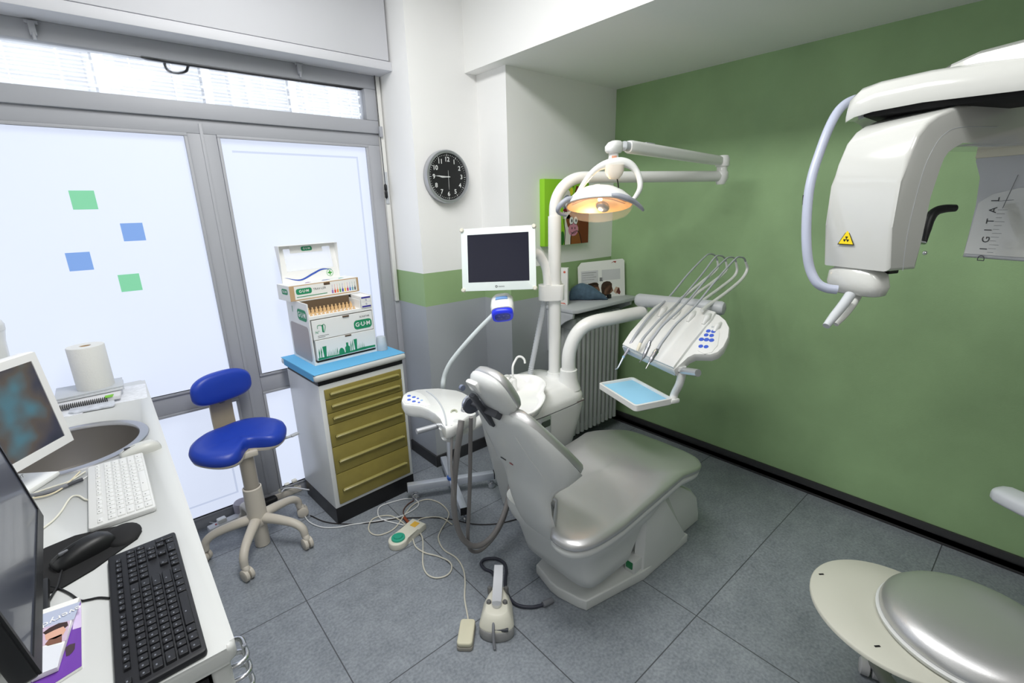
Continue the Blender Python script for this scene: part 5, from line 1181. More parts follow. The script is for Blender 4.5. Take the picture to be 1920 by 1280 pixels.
# lamp head, opening along nL
LC = Vector((1.7265, 1.3954, 1.6989))
nL = (lk_*0.38+Vector((0, 0, -0.925))).normalized(); qL = nL.cross(lw).normalized()
def lring(a, b_, d, n=48, p=2.2, sh=0.0): return [LC+lw*q[0]+qL*(q[1]+sh)+nL*d for q in ellipse(a, b_, n, p)]
MB().skin([lring(0.148, 0.088, 0.0), lring(0.150, 0.090, -0.006), lring(0.140, 0.084, -0.024), lring(0.112, 0.068, -0.052), lring(0.072, 0.044, -0.076), lring(0.034, 0.02, -0.088), lring(0.004, 0.003, -0.090)], cap=False).build('head_cover', PLW, t, 180, solid=0.002)
MB().obox(LC-nL*0.066+lk_*0.035-lw*0.018, lw*0.016, (lk_*0.5+Vector((0, 0, 0.6))).normalized()*0.024, lk_.cross(lw)*0.003, 0.001).build('grey_patch', PLG, t)
REF = mat('warm_reflector', (255, 206, 140), 0.25, 0.35, emit=(255, 176, 92), estr=0.18)
MB().skin([lring(0.143, 0.084, 0.003), lring(0.128, 0.076, -0.014), lring(0.098, 0.058, -0.036), lring(0.05, 0.03, -0.052), lring(0.004, 0.003, -0.056)], cap=False).build('reflector', REF, t, 180)
b = MB()
for y in (-0.028, 0.0, 0.030): b.tube([LC+lw*x+qL*y*(1-0.3*abs(x)/0.14)+nL*(-0.045+2.2*x*x) for x in (-0.12, -0.06, 0, 0.06, 0.12)], 0.0016, 6, 5)
b.build('reflector_rib', mat('rib_brown', (176, 120, 70), 0.4), t)
MB().sph(LC+nL*(0.006)+lw*0.014, (0.026, 0.044, 0.022), 20, 12, (lw*0.8+qL*0.6).normalized(), (qL*0.8-lw*0.6).normalized(), nL).build('bulb_shield', STEEL, t)
MB().sph(LC+nL*(-0.028)+lw*0.004, 0.010, 14, 8).build('bulb', mat('lit_bulb', (255, 240, 220), 0.3, emit=(255, 214, 160), estr=12.0), t)
MB().skin([lring(0.147, 0.088, 0.001), lring(0.143, 0.086, 0.022), lring(0.122, 0.074, 0.046), lring(0.07, 0.044, 0.062), lring(0.02, 0.012, 0.066), lring(0.002, 0.001, 0.066)], cap=False).build('splash_shield', mat('clear_shield', (255, 250, 245), 0.05, alpha=0.16, spec=0.8), t, 180)
MB().tube([(1.6292, 1.4511, 1.7352), (1.5931, 1.4652, 1.7269), (1.5679, 1.4795, 1.7074), (1.5603, 1.4914, 1.6853), (1.5793, 1.4965, 1.669), (1.607, 1.4836, 1.6613)], [0.008, 0.012, 0.012, 0.010, 0.008, 0.007], 14, 6).build('handle', mat('handle_grey', (158, 162, 172), 0.4), t)
MB().tube([(1.7071, 1.3176, 1.7394), (1.7308, 1.2962, 1.7364), (1.7648, 1.2764, 1.7247), (1.8035, 1.2646, 1.7086), (1.8364, 1.2561, 1.6878), (1.8603, 1.2578, 1.6738)], [0.009, 0.012, 0.013, 0.011, 0.009, 0.006], 14, 6).build('handle', mat('handle_grey', (158, 162, 172), 0.4), t)
MB().sph(LC-lw*0.128-nL*0.028+lk_*0.02, 0.010, 14, 8).build('pivot_screw', PLW, t)
MB().sph(LC+lw*0.115-nL*0.036+lk_*0.02, 0.010, 14, 8).build('pivot_screw', PLW, t)
l = bpy.data.lights.new('lamp_bulb', 'POINT'); l.energy = 0.6; l.color = (1.0, 0.72, 0.42); l.shadow_soft_size = 0.02
lo = bpy.data.objects.new('lamp_bulb', l); COL.objects.link(lo); lo.location = LC+nL*0.034
l = bpy.data.lights.new('lamp_rear_leak', 'POINT'); l.energy = 0.35; l.color = (1.0, 0.66, 0.34); l.shadow_soft_size = 0.015
lo = bpy.data.objects.new('lamp_rear_leak', l); COL.objects.link(lo); lo.location = LC-nL*0.100-lk_*0.05

# ================================================================ monitor on the post
t = thing('monitor', 'white framed monitor with black display clamped on the dental unit post', 'monitor', (1.797, 1.74, 1.22))
zb0, zb1 = 1.2212, 1.3016
MB().prism(rrect(0.135, 0.095, 0.03, 6), Vector((1.797, 1.74, zb0))-lw*0.018, lw, lk_, Vector((0, 0, zb1-zb0)), 0.004).build('clamp', PLW, t)
MC = (Vector((1.4244, 2.054, 1.5976))+Vector((1.6675, 1.7428, 1.6148))+Vector((1.6162, 1.6978, 1.3038))+Vector((1.3878, 1.9971, 1.2887)))/4
mw = (Vector((1.6675, 1.7428, 1.6148))-Vector((1.4244, 2.054, 1.5976))+Vector((1.6162, 1.6978, 1.3038))-Vector((1.3878, 1.9971, 1.2887)))
mu = (Vector((1.4244, 2.054, 1.5976))-Vector((1.3878, 1.9971, 1.2887))+Vector((1.6675, 1.7428, 1.6148))-Vector((1.6162, 1.6978, 1.3038)))
MWd, MHt = mw.length/2, mu.length/2
mw.normalize(); mu = (mu-mw*mu.dot(mw)).normalized(); mn = mw.cross(mu)
MB().prism(rrect(MWd-0.03, MHt-0.03, 0.01, 4), MC-mn*0.045, mw, mu, mn*0.038, 0.008).build('housing', PLW2, t)
MB().prism(rrect(MWd, MHt, 0.006, 4), MC-mn*0.007, mw, mu, mn*0.007, 0.001).build('glass_frame', mat('mint_white_frame', (222, 232, 230), 0.12, coat=0.5), t)
MB().prism(rrect(MWd*0.825, MHt*0.76, 0.002, 2), MC+mu*0.006+mn*0.0002, mw, mu, mn*0.0006).build('display', mat('black_display', (8, 9, 18), 0.12, emit=(14, 16, 54), estr=0.35), t)
for sx in (-1, 1):
    for sy in (-1, 1): MB().lathe([(0.0, -0.012), (0.011, -0.012), (0.011, 0.006), (0.008, 0.010), (0.0, 0.010)], MC+mw*(sx*(MWd/2-0.006))+mu*(sy*(MHt/2-0.006)), mn, 18).build('corner_bolt', CREAM, t)
text('lettering', 'neovo', INK, t, MC-mu*(MHt/2-0.020)+mw*0.014, mw, mu, 0.013)
MB().lathe([(0.0035, 0.0004), (0.006, 0.0004), (0.006, 0.0009), (0.0035, 0.0009)], MC-mu*(MHt/2-0.020)-mw*0.012, mn, 18, cap=False).build('logo_ring', INK, t)
MB().tube([MC-mn*0.04+mw*0.10]+[(1.7079, 1.7912, 1.4707), (1.7476, 1.7848, 1.4348), (1.7658, 1.7718, 1.3868), (1.7641, 1.7606, 1.3345), (1.7575, 1.7521, 1.2966)], 0.0245, 20, 6).build('arm', PLW, t)
pts = cr([(1.7581, 1.7773, 1.2191), (1.7453, 1.7854, 1.138), (1.7303, 1.8002, 1.0338), (1.7146, 1.8149, 0.9272), (1.6967, 1.8235, 0.836), (1.6893, 1.8252, 0.787)], 12)
MB().tube(pts, [0.0135+0.0025*(i % 2) for i in range(len(pts))], 12, 1).build('corrugated_conduit', PLG, t)

# ================================================================ instrument delivery unit over the patient's lap
t = deliv = thing('delivery_unit', 'white instrument delivery head on a bent arm in front of the green wall', 'delivery unit', (AB.x, AB.y, 0.852))
MB().tube([(AB.x, AB.y, 0.852), (AB.x, AB.y, 0.92)]+[(1.8073, 1.6309, 0.9766), (1.8338, 1.6178, 1.0388), (1.8775, 1.5973, 1.0841), (1.9373, 1.5675, 1.1048), (2.0414, 1.535, 1.1098), (2.1516, 1.5104, 1.1132), (2.2355, 1.4817, 1.119)], 0.0365, 28, 6).build('arm', PLW, t)
r0, r1 = Vector((2.2375, 1.5114, 1.1845)), Vector((2.2981, 1.0713, 1.1891))
MB().tube([r0-(r1-r0).normalized()*0.02, r0-(r1-r0).normalized()*0.014, r0, r1, r1+(r1-r0).normalized()*0.014, r1+(r1-r0).normalized()*0.02], [0.014, 0.028, 0.036, 0.036, 0.030, 0.016], 28, 1).build('rear_rail', PLG, t)
MB().tube([(2.2397, 1.4803, 1.1063), (2.2467, 1.4872, 1.1408), (2.2532, 1.4934, 1.1724)], [0.030, 0.024, 0.024], 20, 2).build('riser', PLW, t)
hN = Vector((-0.576, 0, 1)).normalized()
TOP = [Vector(p) for p in [(1.9256, 1.3886, 1.0076), (2.0077, 1.3977, 1.0549), (2.1107, 1.3968, 1.1142), (2.1954, 1.387, 1.1629), (2.235, 1.3683, 1.1858), (2.2536, 1.3105, 1.1965), (2.2381, 1.1863, 1.1876), (2.2296, 1.0966, 1.1827), (2.2163, 1.0378, 1.175), (2.1906, 0.9926, 1.1602), (2.1514, 0.954, 1.1376), (2.0974, 0.9303, 1.1065), (2.0415, 0.9224, 1.0743), (2.0077, 0.9308, 1.0548), (1.9878, 0.9518, 1.0434), (1.9801, 0.9851, 1.039), (1.9703, 1.0205, 1.0333), (1.9464, 1.0375, 1.0195), (1.9025, 1.0473, 0.9942), (1.8669, 1.0567, 0.9738), (1.8823, 1.1607, 0.9826), (1.9052, 1.2808, 0.9958)]]
cen = sum(TOP, Vector((0, 0, 0)))/len(TOP)
def shr(k, d): return [cen+(p-cen)*k-hN*d for p in TOP]
MB().skin([shr(0.985, 0.0), shr(1.0, 0.006), shr(1.0, 0.030), shr(0.97, 0.045), shr(0.80, 0.052)]).build('instrument_table', PLW, t, 50)
# the raised main deck, higher than the lobe that carries the buttons
DK = [Vector(p) for p in [(1.9271, 1.3831, 1.0084), (2.0084, 1.3949, 1.0552), (2.108, 1.3915, 1.1126), (2.1924, 1.3817, 1.1612), (2.2302, 1.3619, 1.183), (2.2483, 1.3071, 1.1934), (2.2347, 1.1843, 1.1856), (2.2264, 1.0947, 1.1808), (2.2198, 1.0557, 1.177), (2.1779, 1.0511, 1.1529), (2.1005, 1.055, 1.1083), (2.0184, 1.0599, 1.061), (1.9434, 1.0595, 1.0178), (1.8708, 1.0592, 0.976), (1.8863, 1.1635, 0.9849), (1.9074, 1.2793, 0.9971)]]
dc = sum(DK, Vector((0, 0, 0)))/len(DK)
MB().skin([[p-hN*0.004 for p in DK], [p+hN*0.010 for p in DK], [dc+(p-dc)*0.985+hN*0.013 for p in DK]]).build('deck', PLW, t, 45)
MB().sph(Vector((2.0179, 0.9513, 1.0607))-hN*0.046, 0.009, 12, 8).build('underside_knob', BLACK, t)
LIPA = [Vector(q) for q in [(1.9241, 1.3808, 1.0067), (1.8721, 1.0654, 0.9767), (1.8853, 1.0631, 0.9843), (1.939, 1.379, 1.0152)]]
LIPB = [Vector(q) for q in [(1.9204, 1.3813, 1.0045), (1.8669, 1.062, 0.9737), (1.8735, 1.0609, 0.9775), (1.9285, 1.3776, 1.0092)]]
MB().skin([[p+hN*0.0006 for p in LIPA], [p-hN*0.040 for p in LIPB]]).build('front_lip', mat('lip_blue_grey', (198, 208, 218), 0.35), t, 20)
# five raised bands with hose rests at the rear edge
HXs = [1.375, 1.285, 1.20, 1.11]
def top_at(x, y, d=0.0): return Vector((x, y, -0.1016+0.576*x))+hN*d
for i, y in enumerate((1.345, 1.265, 1.185, 1.105)):
    MB().tube([top_at(2.20, y-0.035, 0.015), top_at(2.17, y-0.035, 0.020), top_at(2.13, y-0.035, 0.015)], [0.006, 0.015, 0.007], 12, 5).build('hose_rest', PLW, t)
MB().tube([top_at(2.17, 1.005, 0.002), top_at(2.14, 1.005, 0.008), top_at(2.11, 1.005, 0.003)], [0.006, 0.013, 0.007], 12, 5).build('hose_rest', PLW, t)
pan = [Vector(p) for p in [(2.1592, 1.0406, 1.1421), (2.1449, 1.0117, 1.1339), (2.1046, 0.9817, 1.1106), (2.0453, 0.9565, 1.0765), (2.0061, 0.9597, 1.0539), (1.9907, 0.9811, 1.0451), (2.0002, 1.0174, 1.0505), (2.0266, 1.0409, 1.0657), (2.065, 1.0476, 1.0878), (2.1256, 1.0508, 1.1227)]]
pc = sum(pan, Vector((0, 0, 0)))/len(pan)
cp_ = MB().skin([[pc+(p-pc)*1.12-hN*0.001 for p in pan], [pc+(p-pc)*1.12+hN*0.003 for p in pan], [pc+(p-pc)*1.02+hN*0.0045 for p in pan]]).build('control_panel', PLW, t, 40)
for i, (p, r) in enumerate(zip([(2.1069, 1.0309, 1.112), (2.1098, 1.0077, 1.1136), (2.0827, 1.0275, 1.098), (2.0854, 1.0028, 1.0996), (2.0536, 1.0343, 1.0812), (2.0573, 1.0116, 1.0834), (2.0598, 0.9886, 1.0849), (2.0159, 1.0155, 1.0596), (2.0193, 0.9917, 1.0615)], (11, 11, 11, 11, 12, 12, 12, 11, 11))):
    MB().lathe([(0.0, 0.004), (r/1000.0, 0.004), (r/1000.0-0.001, 0.0065), (0.0, 0.007)], Vector(p), hN, 18).build('button', BLUEP, cp_)
p = Vector((2.1349, 1.0256, 1.1281))
MB().lathe([(0.0, 0.004), (0.007, 0.004), (0.006, 0.006), (0.0, 0.0065)], p, hN, 18).build('button', PLG, cp_)
# tray arm, grip and tray
g0, g1 = Vector((1.9164, 1.0528, 0.9612)), Vector((1.8659, 0.9422, 0.989))
MB().tube([g0+Vector((0, 0, 0.02)), g0], 0.024, 16, 1).build('lower_hub', PLW2, t)
MB().tube([g0, g1], 0.0165, 20, 1).build('grip', ALUB, t)
TZ = 0.815
ta0, ta1 = Vector((1.9298, 1.0875, 0.815)), Vector((1.9191, 1.0451, 0.9468))
MB().tube([ta1+Vector((0, 0, 0.01)), ta1*0.75+Vector((ta0.x, ta0.y, TZ))*0.25+Vector((0.0, 0, -0.02)), Vector((ta0.x, ta0.y, TZ+0.02))+Vector((0.006, -0.004, 0)), Vector((ta0.x, ta0.y, TZ-0.012))], [0.020, 0.0185, 0.018, 0.019], 18, 5).build('tray_arm', PLW, t)
q = [Vector((p[0], p[1], TZ)) for p in [(1.8292, 1.4663), (2.0051, 1.3764), (1.9262, 1.0549), (1.7184, 1.1611)]]
# squared tray: near edge direction from the left and front corners
tx = (q[3]-q[0]); tl = tx.length; tx.normalize(); ty = Vector((-tx.y, tx.x, 0)); ty = ty if (q[1]-q[0]).dot(ty) > 0 else -ty
tw2 = 0.5*((q[1]-q[0]).dot(ty)+(q[2]-q[3]).dot(ty))
tcx = (q[0]+q[1]+q[2]+q[3])/4
tr = MB()
def trr(w_, l_, z, r=0.018): return [tcx+tx*p[0]+ty*p[1]+Vector((0, 0, z)) for p in rrect(l_, w_, r, 5)]
tr.skin([trr(tw2-0.02, tl-0.02, -0.036), trr(tw2, tl, -0.028), trr(tw2, tl, 0.0), trr(tw2-0.006, tl-0.006, 0.002), trr(tw2-0.022, tl-0.022, 0.0, 0.012), trr(tw2-0.026, tl-0.026, -0.012, 0.010)])
tr.build('tray', PLW, t, 50)
MB().obox(Vector((ta0.x, ta0.y, TZ-0.014)), tx*0.024, ty*0.024, (0, 0, 0.012), 0.008).build('tray_socket', PLW, t)
o = MB().skin([trr(tw2-0.032, tl-0.032, -0.0112, 0.008), trr(tw2-0.032, tl-0.032, -0.0092, 0.008)]).build('tray_liner', LINERB, None, 30)
tag(o, 'pale blue paper liner lying in the white instrument tray', 'tray liner')
# balanced whip arms rising from the back of the head, each ending in a hoop that carries a hose
WY = (1.345, 1.265, 1.185, 1.105)
HOSE = mat('hose_grey', (168, 172, 178), 0.45)
WP = [[(2.3404, 1.345, 1.1792), (2.4375, 1.345, 1.2014), (2.6237, 1.345, 1.2605), (2.7439, 1.345, 1.2974), (2.7906, 1.345, 1.3277), (2.7762, 1.345, 1.367)], [(2.3279, 1.265, 1.1742), (2.3877, 1.265, 1.218), (2.5729, 1.265, 1.2653), (2.6916, 1.265, 1.3005), (2.7377, 1.265, 1.3296), (2.7157, 1.265, 1.3715)], [(2.262, 1.185, 1.1896), (2.3189, 1.185, 1.2063), (2.5062, 1.185, 1.2524), (2.6473, 1.185, 1.2914), (2.6908, 1.185, 1.3285), (2.6663, 1.185, 1.3783)], [(2.1702, 1.105, 1.1936), (2.2202, 1.105, 1.2072), (2.4124, 1.105, 1.2508), (2.5719, 1.105, 1.2988), (2.6306, 1.105, 1.3469), (2.5998, 1.105, 1.3926)]]
HP = [[(2.7762, 1.345, 1.367), (2.7441, 1.345, 1.3979), (2.6777, 1.345, 1.4125), (2.6181, 1.345, 1.3991), (2.4485, 1.345, 1.3197), (2.2764, 1.345, 1.2207), (2.1122, 1.345, 1.1507), (2.0043, 1.345, 1.085), (1.9656, 1.345, 1.0532), (1.9489, 1.345, 1.0341)], [(2.7157, 1.265, 1.3715), (2.6843, 1.265, 1.3984), (2.6247, 1.265, 1.4123), (2.5714, 1.265, 1.402), (2.4391, 1.265, 1.319), (2.2177, 1.265, 1.2022), (2.0749, 1.265, 1.147), (1.9677, 1.265, 1.0953), (1.9248, 1.265, 1.0712), (1.9043, 1.265, 1.0511)], [(2.6663, 1.185, 1.3783), (2.6418, 1.185, 1.4009), (2.5891, 1.185, 1.4112), (2.5298, 1.185, 1.402), (2.379, 1.185, 1.3383), (2.206, 1.185, 1.2446), (2.0832, 1.185, 1.1904), (1.9615, 1.185, 1.1451), (1.8981, 1.185, 1.1076), (1.861, 1.185, 1.0839)], [(2.5998, 1.105, 1.3926), (2.5761, 1.105, 1.4115), (2.5301, 1.105, 1.4209), (2.4708, 1.105, 1.4151), (2.2891, 1.105, 1.3286), (2.0944, 1.105, 1.2238), (1.9411, 1.105, 1.1675), (1.8662, 1.105, 1.1238), (1.8256, 1.105, 1.0996), (1.7985, 1.105, 1.0755)]]
WHIP_LABEL = 'pale hose arching from the white hoop of the delivery head'
for i in range(4):
    w_ = WP[i]
    MB().tube(w_, [0.0095, 0.0095, 0.009, 0.009, 0.0085, 0.0075, 0.006], 14, 6).build('hoop_arm', PLW, t)
SPEC = [('air water syringe with bent thin tip, first handpiece from the instrument panel', 0), ('short ivory scaler socket hose, second hose from the front', 1), ('slim steel handpiece with bright collar', 2), ('steel handpiece with tapered nose', 3)]
LAB = ['grey handpiece with long bent tip at the far left of the delivery head', 'empty hose with cream connector lying beside the bent tip handpiece', 'steel handpiece with bright collar between the cream connector and last handpiece', 'steel handpiece with thin pointed bur closest to the button panel']
TIPS = [[(1.9201, 1.345, 0.9981), (1.8824, 1.345, 0.9673), (1.8539, 1.345, 0.9347), (1.8376, 1.345, 0.9191), (1.8205, 1.345, 0.9177)], [(1.8924, 1.265, 1.0347), (1.8808, 1.265, 1.0156)], [(1.8345, 1.185, 1.0455), (1.8117, 1.185, 1.0143), (1.7833, 1.185, 1.0002)], [(1.7673, 1.105, 1.0527), (1.7407, 1.105, 1.0291), (1.7144, 1.105, 1.0058)]]
HSM = mat('handpiece_steel', (168, 170, 176), 0.28, 0.85)
for i in range(4):
    h = HP[i]; tip = [Vector(p) for p in TIPS[i]]
    r = thing('dental_handpiece', LAB[i], 'handpiece', h[-1], 'handpieces on the delivery head')
    MB().tube(h, [0.005, 0.0045, 0.0045, 0.0048, 0.0052, 0.006, 0.0068, 0.0075], 10, 6).build('hose', HOSE, r)
    if i == 0:
        MB().tube([Vector(h[-1]), tip[0], tip[1]], [0.0085, 0.0095, 0.0075, 0.0055], 16, 5).build('grip', mat('grip_grey', (150, 150, 160), 0.4, 0.3), r)
        MB().tube(tip[1:], [0.005, 0.0042, 0.0032, 0.0024], 12, 5).build('nozzle', mat('nozzle_blue_grey', (190, 200, 216), 0.3, 0.3), r)
        MB().sph(tip[1], (0.007, 0.007, 0.007), 12, 8).build('trigger', mat('trigger_blue', (150, 190, 225), 0.3), r)
    elif i == 1:
        MB().tube([Vector(h[-1]), tip[0], tip[1]], [0.0075, 0.0085, 0.007], 14, 4).build('connector', mat('cream_connector', (226, 220, 200), 0.4), r)
    else:
        MB().tube([Vector(h[-1]), tip[0], tip[1]], [0.0075, 0.0105, 0.0100, 0.0105, 0.006], 16, 6).build('body', HSM, r)
        MB().tube([tip[1], tip[2]], [0.0035, 0.0022], 10, 1).build('bur', STEEL, r)
        d = (tip[0]-Vector(h[-1])).normalized(); p = Vector(h[-1]).lerp(tip[0], 0.5)
        MB().tube([p-d*0.008, p+d*0.008], 0.0118, 16, 1).build('collar', CHROME, r)

# ================================================================ assistant's table with suction hoses
t = thing('assistant_console', 'white kidney shaped assistant table with blue buttons behind the headrest', 'assistant table', (1.1, 1.75, 0.80))
CT = [Vector((p[0], p[1], 0)) for p in [(0.9303, 1.8908), (0.9677, 1.9449), (1.0029, 1.9674), (1.0531, 1.9624), (1.0949, 1.9363), (1.1407, 1.9013), (1.167, 1.8556), (1.1891, 1.8143), (1.1955, 1.7694), (1.1921, 1.7166), (1.1629, 1.6472), (1.1079, 1.5686), (1.0633, 1.5349), (1.022, 1.5161), (0.9839, 1.4964), (0.9437, 1.4875), (0.9169, 1.4934), (0.9278, 1.5297), (0.9503, 1.585), (0.9629, 1.6468), (0.9648, 1.707), (0.9537, 1.7661), (0.9318, 1.8039), (0.9148, 1.837)]]
cc = sum(CT, Vector((0, 0, 0)))/len(CT)
def cring(k, z): return [cc+(p-cc)*k+Vector((0, 0, z)) for p in CT]
MB().skin([cring(0.86, 0.792), cring(0.97, 0.800), cring(1.0, 0.812), cring(1.0, 0.838), cring(0.985, 0.8475), cring(0.965, 0.85)]).build('tabletop', PLW, t, 50)
PN = [Vector((p[0], p[1], 0)) for p in [(0.9371, 1.8776), (0.9696, 1.927), (1.0011, 1.9479), (1.025, 1.9389), (1.0369, 1.8986), (1.0326, 1.8472), (1.0164, 1.7917), (0.9957, 1.7438), (0.9754, 1.747), (0.9603, 1.7865), (0.9367, 1.8221), (0.927, 1.8441)]]
pc = sum(PN, Vector((0, 0, 0)))/len(PN)
pnl = MB().skin([[pc+(p-pc)*k+Vector((0, 0, z)) for p in PN] for k, z in ((1.03, 0.849), (1.02, 0.8525), (0.96, 0.8535))]).build('control_panel', PLW, t, 40)
for i, (p, r) in enumerate(zip([(0.9793, 1.9033, 0.8535), (0.9875, 1.8725, 0.8535), (0.955, 1.8596, 0.8535), (0.9616, 1.8271, 0.8535), (0.9928, 1.8449, 0.8535), (0.9722, 1.7997, 0.8535), (0.9939, 1.813, 0.8535)], (9, 9, 9, 9, 6, 6, 6))):
    MB().lathe([(0.0, 0.0), (r/1000, 0.0), (r/1000-0.001, 0.0025), (0.0, 0.003)], p, (0, 0, 1), 18).build('button', BLUEP if i < 6 else mat('pale_blue_button', (150, 180, 225), 0.3), pnl)
MB().tube([(1.0737, 1.9009, 0.852), (1.0671, 1.8319, 0.852), (1.0469, 1.7534, 0.852), (1.0149, 1.6682, 0.852), (0.9744, 1.585, 0.852), (0.9351, 1.517, 0.852)], 0.0035, 8, 6).build('ridge', PLG, t)
MB().tube([(0.8763, 1.6647, 0.79), (0.991, 1.6471, 0.79)], 0.0125, 20, 1).build('grip', ALUB, t)
MB().lathe([(0.0, 0.76), (0.026, 0.765), (0.03, 0.80), (0.0, 0.80)], (0.9788, 1.5945, 0), n=20).build('pivot', PLW2, t)
MB().tube([(0.9669, 1.5782, 0.775), (0.9947, 1.5852, 0.755), (1.0766, 1.6188, 0.745), (1.16, 1.6355, 0.74), (1.27, 1.70, 0.72), (1.32, 1.74, 0.70)], 0.024, 18, 6).build('swing_arm', PLW, t)
rg = Vector((1.0345, 1.6082, 0.845))
MB().lathe([(0.016, -0.02), (0.016, 0.008), (0.010, 0.010), (0.009, 0.0), (0.0, -0.002)], rg, (-0.3, -0.4, 0.86), 24, cap=False).build('holder_ring', mat('ring_olive', (176, 180, 160), 0.4), t)
for px_ in ((0.9935, 1.5233, 0.835), (1.0806, 1.5483, 0.835)):
    MB().lathe([(0.0, -0.055), (0.017, -0.052), (0.022, -0.02), (0.022, 0.012), (0.018, 0.016), (0.0, 0.016)], px_, (0, 0, 1), 20).build('hose_holder', PLW2, t)
hl = Vector((1.0753, 1.584, 0.84))
th_ = MB().tube([hl+Vector((0.0, -0.03, -0.035)), hl, hl+Vector((0.02, 0.02, 0.035))], [0.016, 0.019, 0.014], 14, 4).build('valve', mat('valve_grey', (140, 142, 146), 0.4), t)
HG = mat('suction_hose_grey', (124, 121, 120), 0.5)
SH = [('thick grey suction hose hanging in a loop from the assistant table', 0.0130, [(0.972, 1.4614, 0.8802), (0.957, 1.4558, 0.8308), (0.9525, 1.4777, 0.7327), (0.9512, 1.5092, 0.5944), (0.9505, 1.5263, 0.4554), (0.9681, 1.5383, 0.3448), (0.9994, 1.5458, 0.2535), (1.0501, 1.5463, 0.1877), (1.1137, 1.5403, 0.171), (1.188, 1.542, 0.1994), (1.264, 1.5658, 0.2541), (1.3167, 1.5881, 0.3246), (1.3555, 1.6097, 0.398)]), ('slimmer grey suction hose hanging behind the thick one', 0.0088, [(1.0249, 1.4688, 0.8747), (1.0284, 1.4875, 0.7497), (1.0307, 1.5102, 0.5596), (1.0337, 1.5371, 0.3821), (1.0372, 1.5623, 0.238), (1.058, 1.5776, 0.1434), (1.1158, 1.5813, 0.1026), (1.2025, 1.5847, 0.1271), (1.2791, 1.5952, 0.1844), (1.3377, 1.615, 0.2615), (1.3754, 1.6264, 0.3418)]), ('very thin grey tube hanging from the assistant table holder', 0.005, [(0.9539, 1.5065, 0.8494), (0.9397, 1.4927, 0.7802), (0.9257, 1.4851, 0.6911), (0.9208, 1.4772, 0.6222), (0.9222, 1.4752, 0.5468)])]
for lb, r, p in SH:
    tag(MB().tube(p, r, 14, 8).build('suction_hose', HG), lb, 'hose', 'suction hoses of the assistant table')

# ================================================================ whitening lamp on a rolling stand
t = thing('whitening_lamp', 'white gooseneck whitening lamp with blue lens on a rolling aluminium stand', 'lamp', (1.365, 2.20, 0))
WCn = Vector((1.365, 2.20, 0))
ALS = mat('stand_aluminium', (206, 212, 224), 0.35, 0.45)
for e0, e1 in (((1.133, 2.330), (1.605, 2.085)), ((1.478, 2.462), (1.250, 1.905))):
    a, b_ = Vector((e0[0], e0[1], 0.088)), Vector((e1[0], e1[1], 0.088)); d = (b_-a).normalized(); s_ = Vector((-d.y, d.x, 0))
    if e0[0] > 1.4: a.z = b_.z = 0.0885
    bar_ = MB().obox((a+b_)/2, (b_-a)/2, s_*0.021, (0, 0, 0.023), 0.005).build('base_bar', ALS, t)
    for p in (a, b_):
        w_ = d if p is b_ else -d
        MB().obox(p+w_*0.002, w_*0.003, s_*0.0205, (0, 0, 0.0225), 0.002).build('end_cap', BLACK, bar_)
        q = p-w_*0.03
        cs = MB().cyl(Vector((q.x, q.y, 0.045)), Vector((q.x, q.y, 0.066)), 0.008, n=12)
        for sg in (-1, 1): cs.lathe([(0.0, 0.0), (0.016, 0.0), (0.0215, 0.003), (0.0215, 0.010), (0.016, 0.013), (0.0, 0.013)], Vector((q.x+0.012, q.y-0.006, 0.0218))+s_*(0.004*sg), s_*sg, 22)
        cs.build('caster', CHROME, t)
MB().lathe([(0.0, 0.11), (0.026, 0.11), (0.026, 0.125), (0.0, 0.125)], WCn, n=24).build('blue_collar', mat('collar_blue', (46, 90, 170), 0.4), t)
MB().tube([WCn+Vector((0, 0, 0.12)), WCn+Vector((0, 0, 0.60))], 0.0165, 20, 1).build('pole', ALS, t)
MB().tube([WCn+Vector((0, 0, 0.595)), WCn+Vector((0, 0, 0.625))], 0.019, 20, 1).build('pole_collar', BLACK, t)
MB().tube([WCn+Vector((0, 0, 0.60))]+[(1.2795, 2.0829, 0.7575), (1.2864, 2.0751, 0.8259), (1.3083, 2.054, 0.8928), (1.3393, 2.0226, 0.953), (1.3845, 1.972, 1.0307), (1.4329, 1.9287, 1.099), (1.4661, 1.8912, 1.148), (1.4837, 1.872, 1.1735)], [0.0135, 0.0130, 0.012, 0.0115, 0.011, 0.0105], 14, 6).build('gooseneck', mat('gooseneck_white', (212, 220, 222), 0.4), t)
WH = Vector((1.5224, 1.8484, 1.199)); wf = (lk_*0.85+Vector((0, 0, -0.5))).normalized(); wl_ = (lw+Vector((0, 0, 0.09))).normalized(); wu = wf.cross(wl_).normalized(); wu = wu if wu.z > 0 else -wu
def wring(a, b_, d, up_=0.0, p=3.2): return [WH+wl_*q[0]+wu*(q[1]+up_)+wf*d for q in ellipse(a, b_, 40, p)]
MB().skin([wring(0.02, 0.015, -0.085), wring(0.046, 0.034, -0.080), wring(0.058, 0.044, -0.055), wring(0.061, 0.045, 0.0), wring(0.056, 0.040, 0.030, -0.002)]).build('lamp_housing', PLW, t, 60)
MB().skin([wring(0.030, 0.004, -0.04, 0.0452, 2.6), wring(0.032, 0.005, -0.02, 0.0452, 2.6)]).build('blue_strip', mat('strip_blue', (120, 160, 215), 0.4), t, 60)
MB().skin([wring(0.054, 0.037, 0.026, -0.006), wring(0.056, 0.039, 0.040, -0.008), wring(0.052, 0.035, 0.052, -0.010), wring(0.040, 0.024, 0.053, -0.010)]).build('lens_frame', mat('lens_blue', (36, 52, 215), 0.3, emit=(36, 52, 230), estr=0.15), t, 60)
MB().skin([wring(0.040, 0.024, 0.0535, -0.010), wring(0.038, 0.022, 0.0545, -0.010)]).build('lens', mat('lens_dark_blue', (46, 58, 150), 0.25), t, 60)
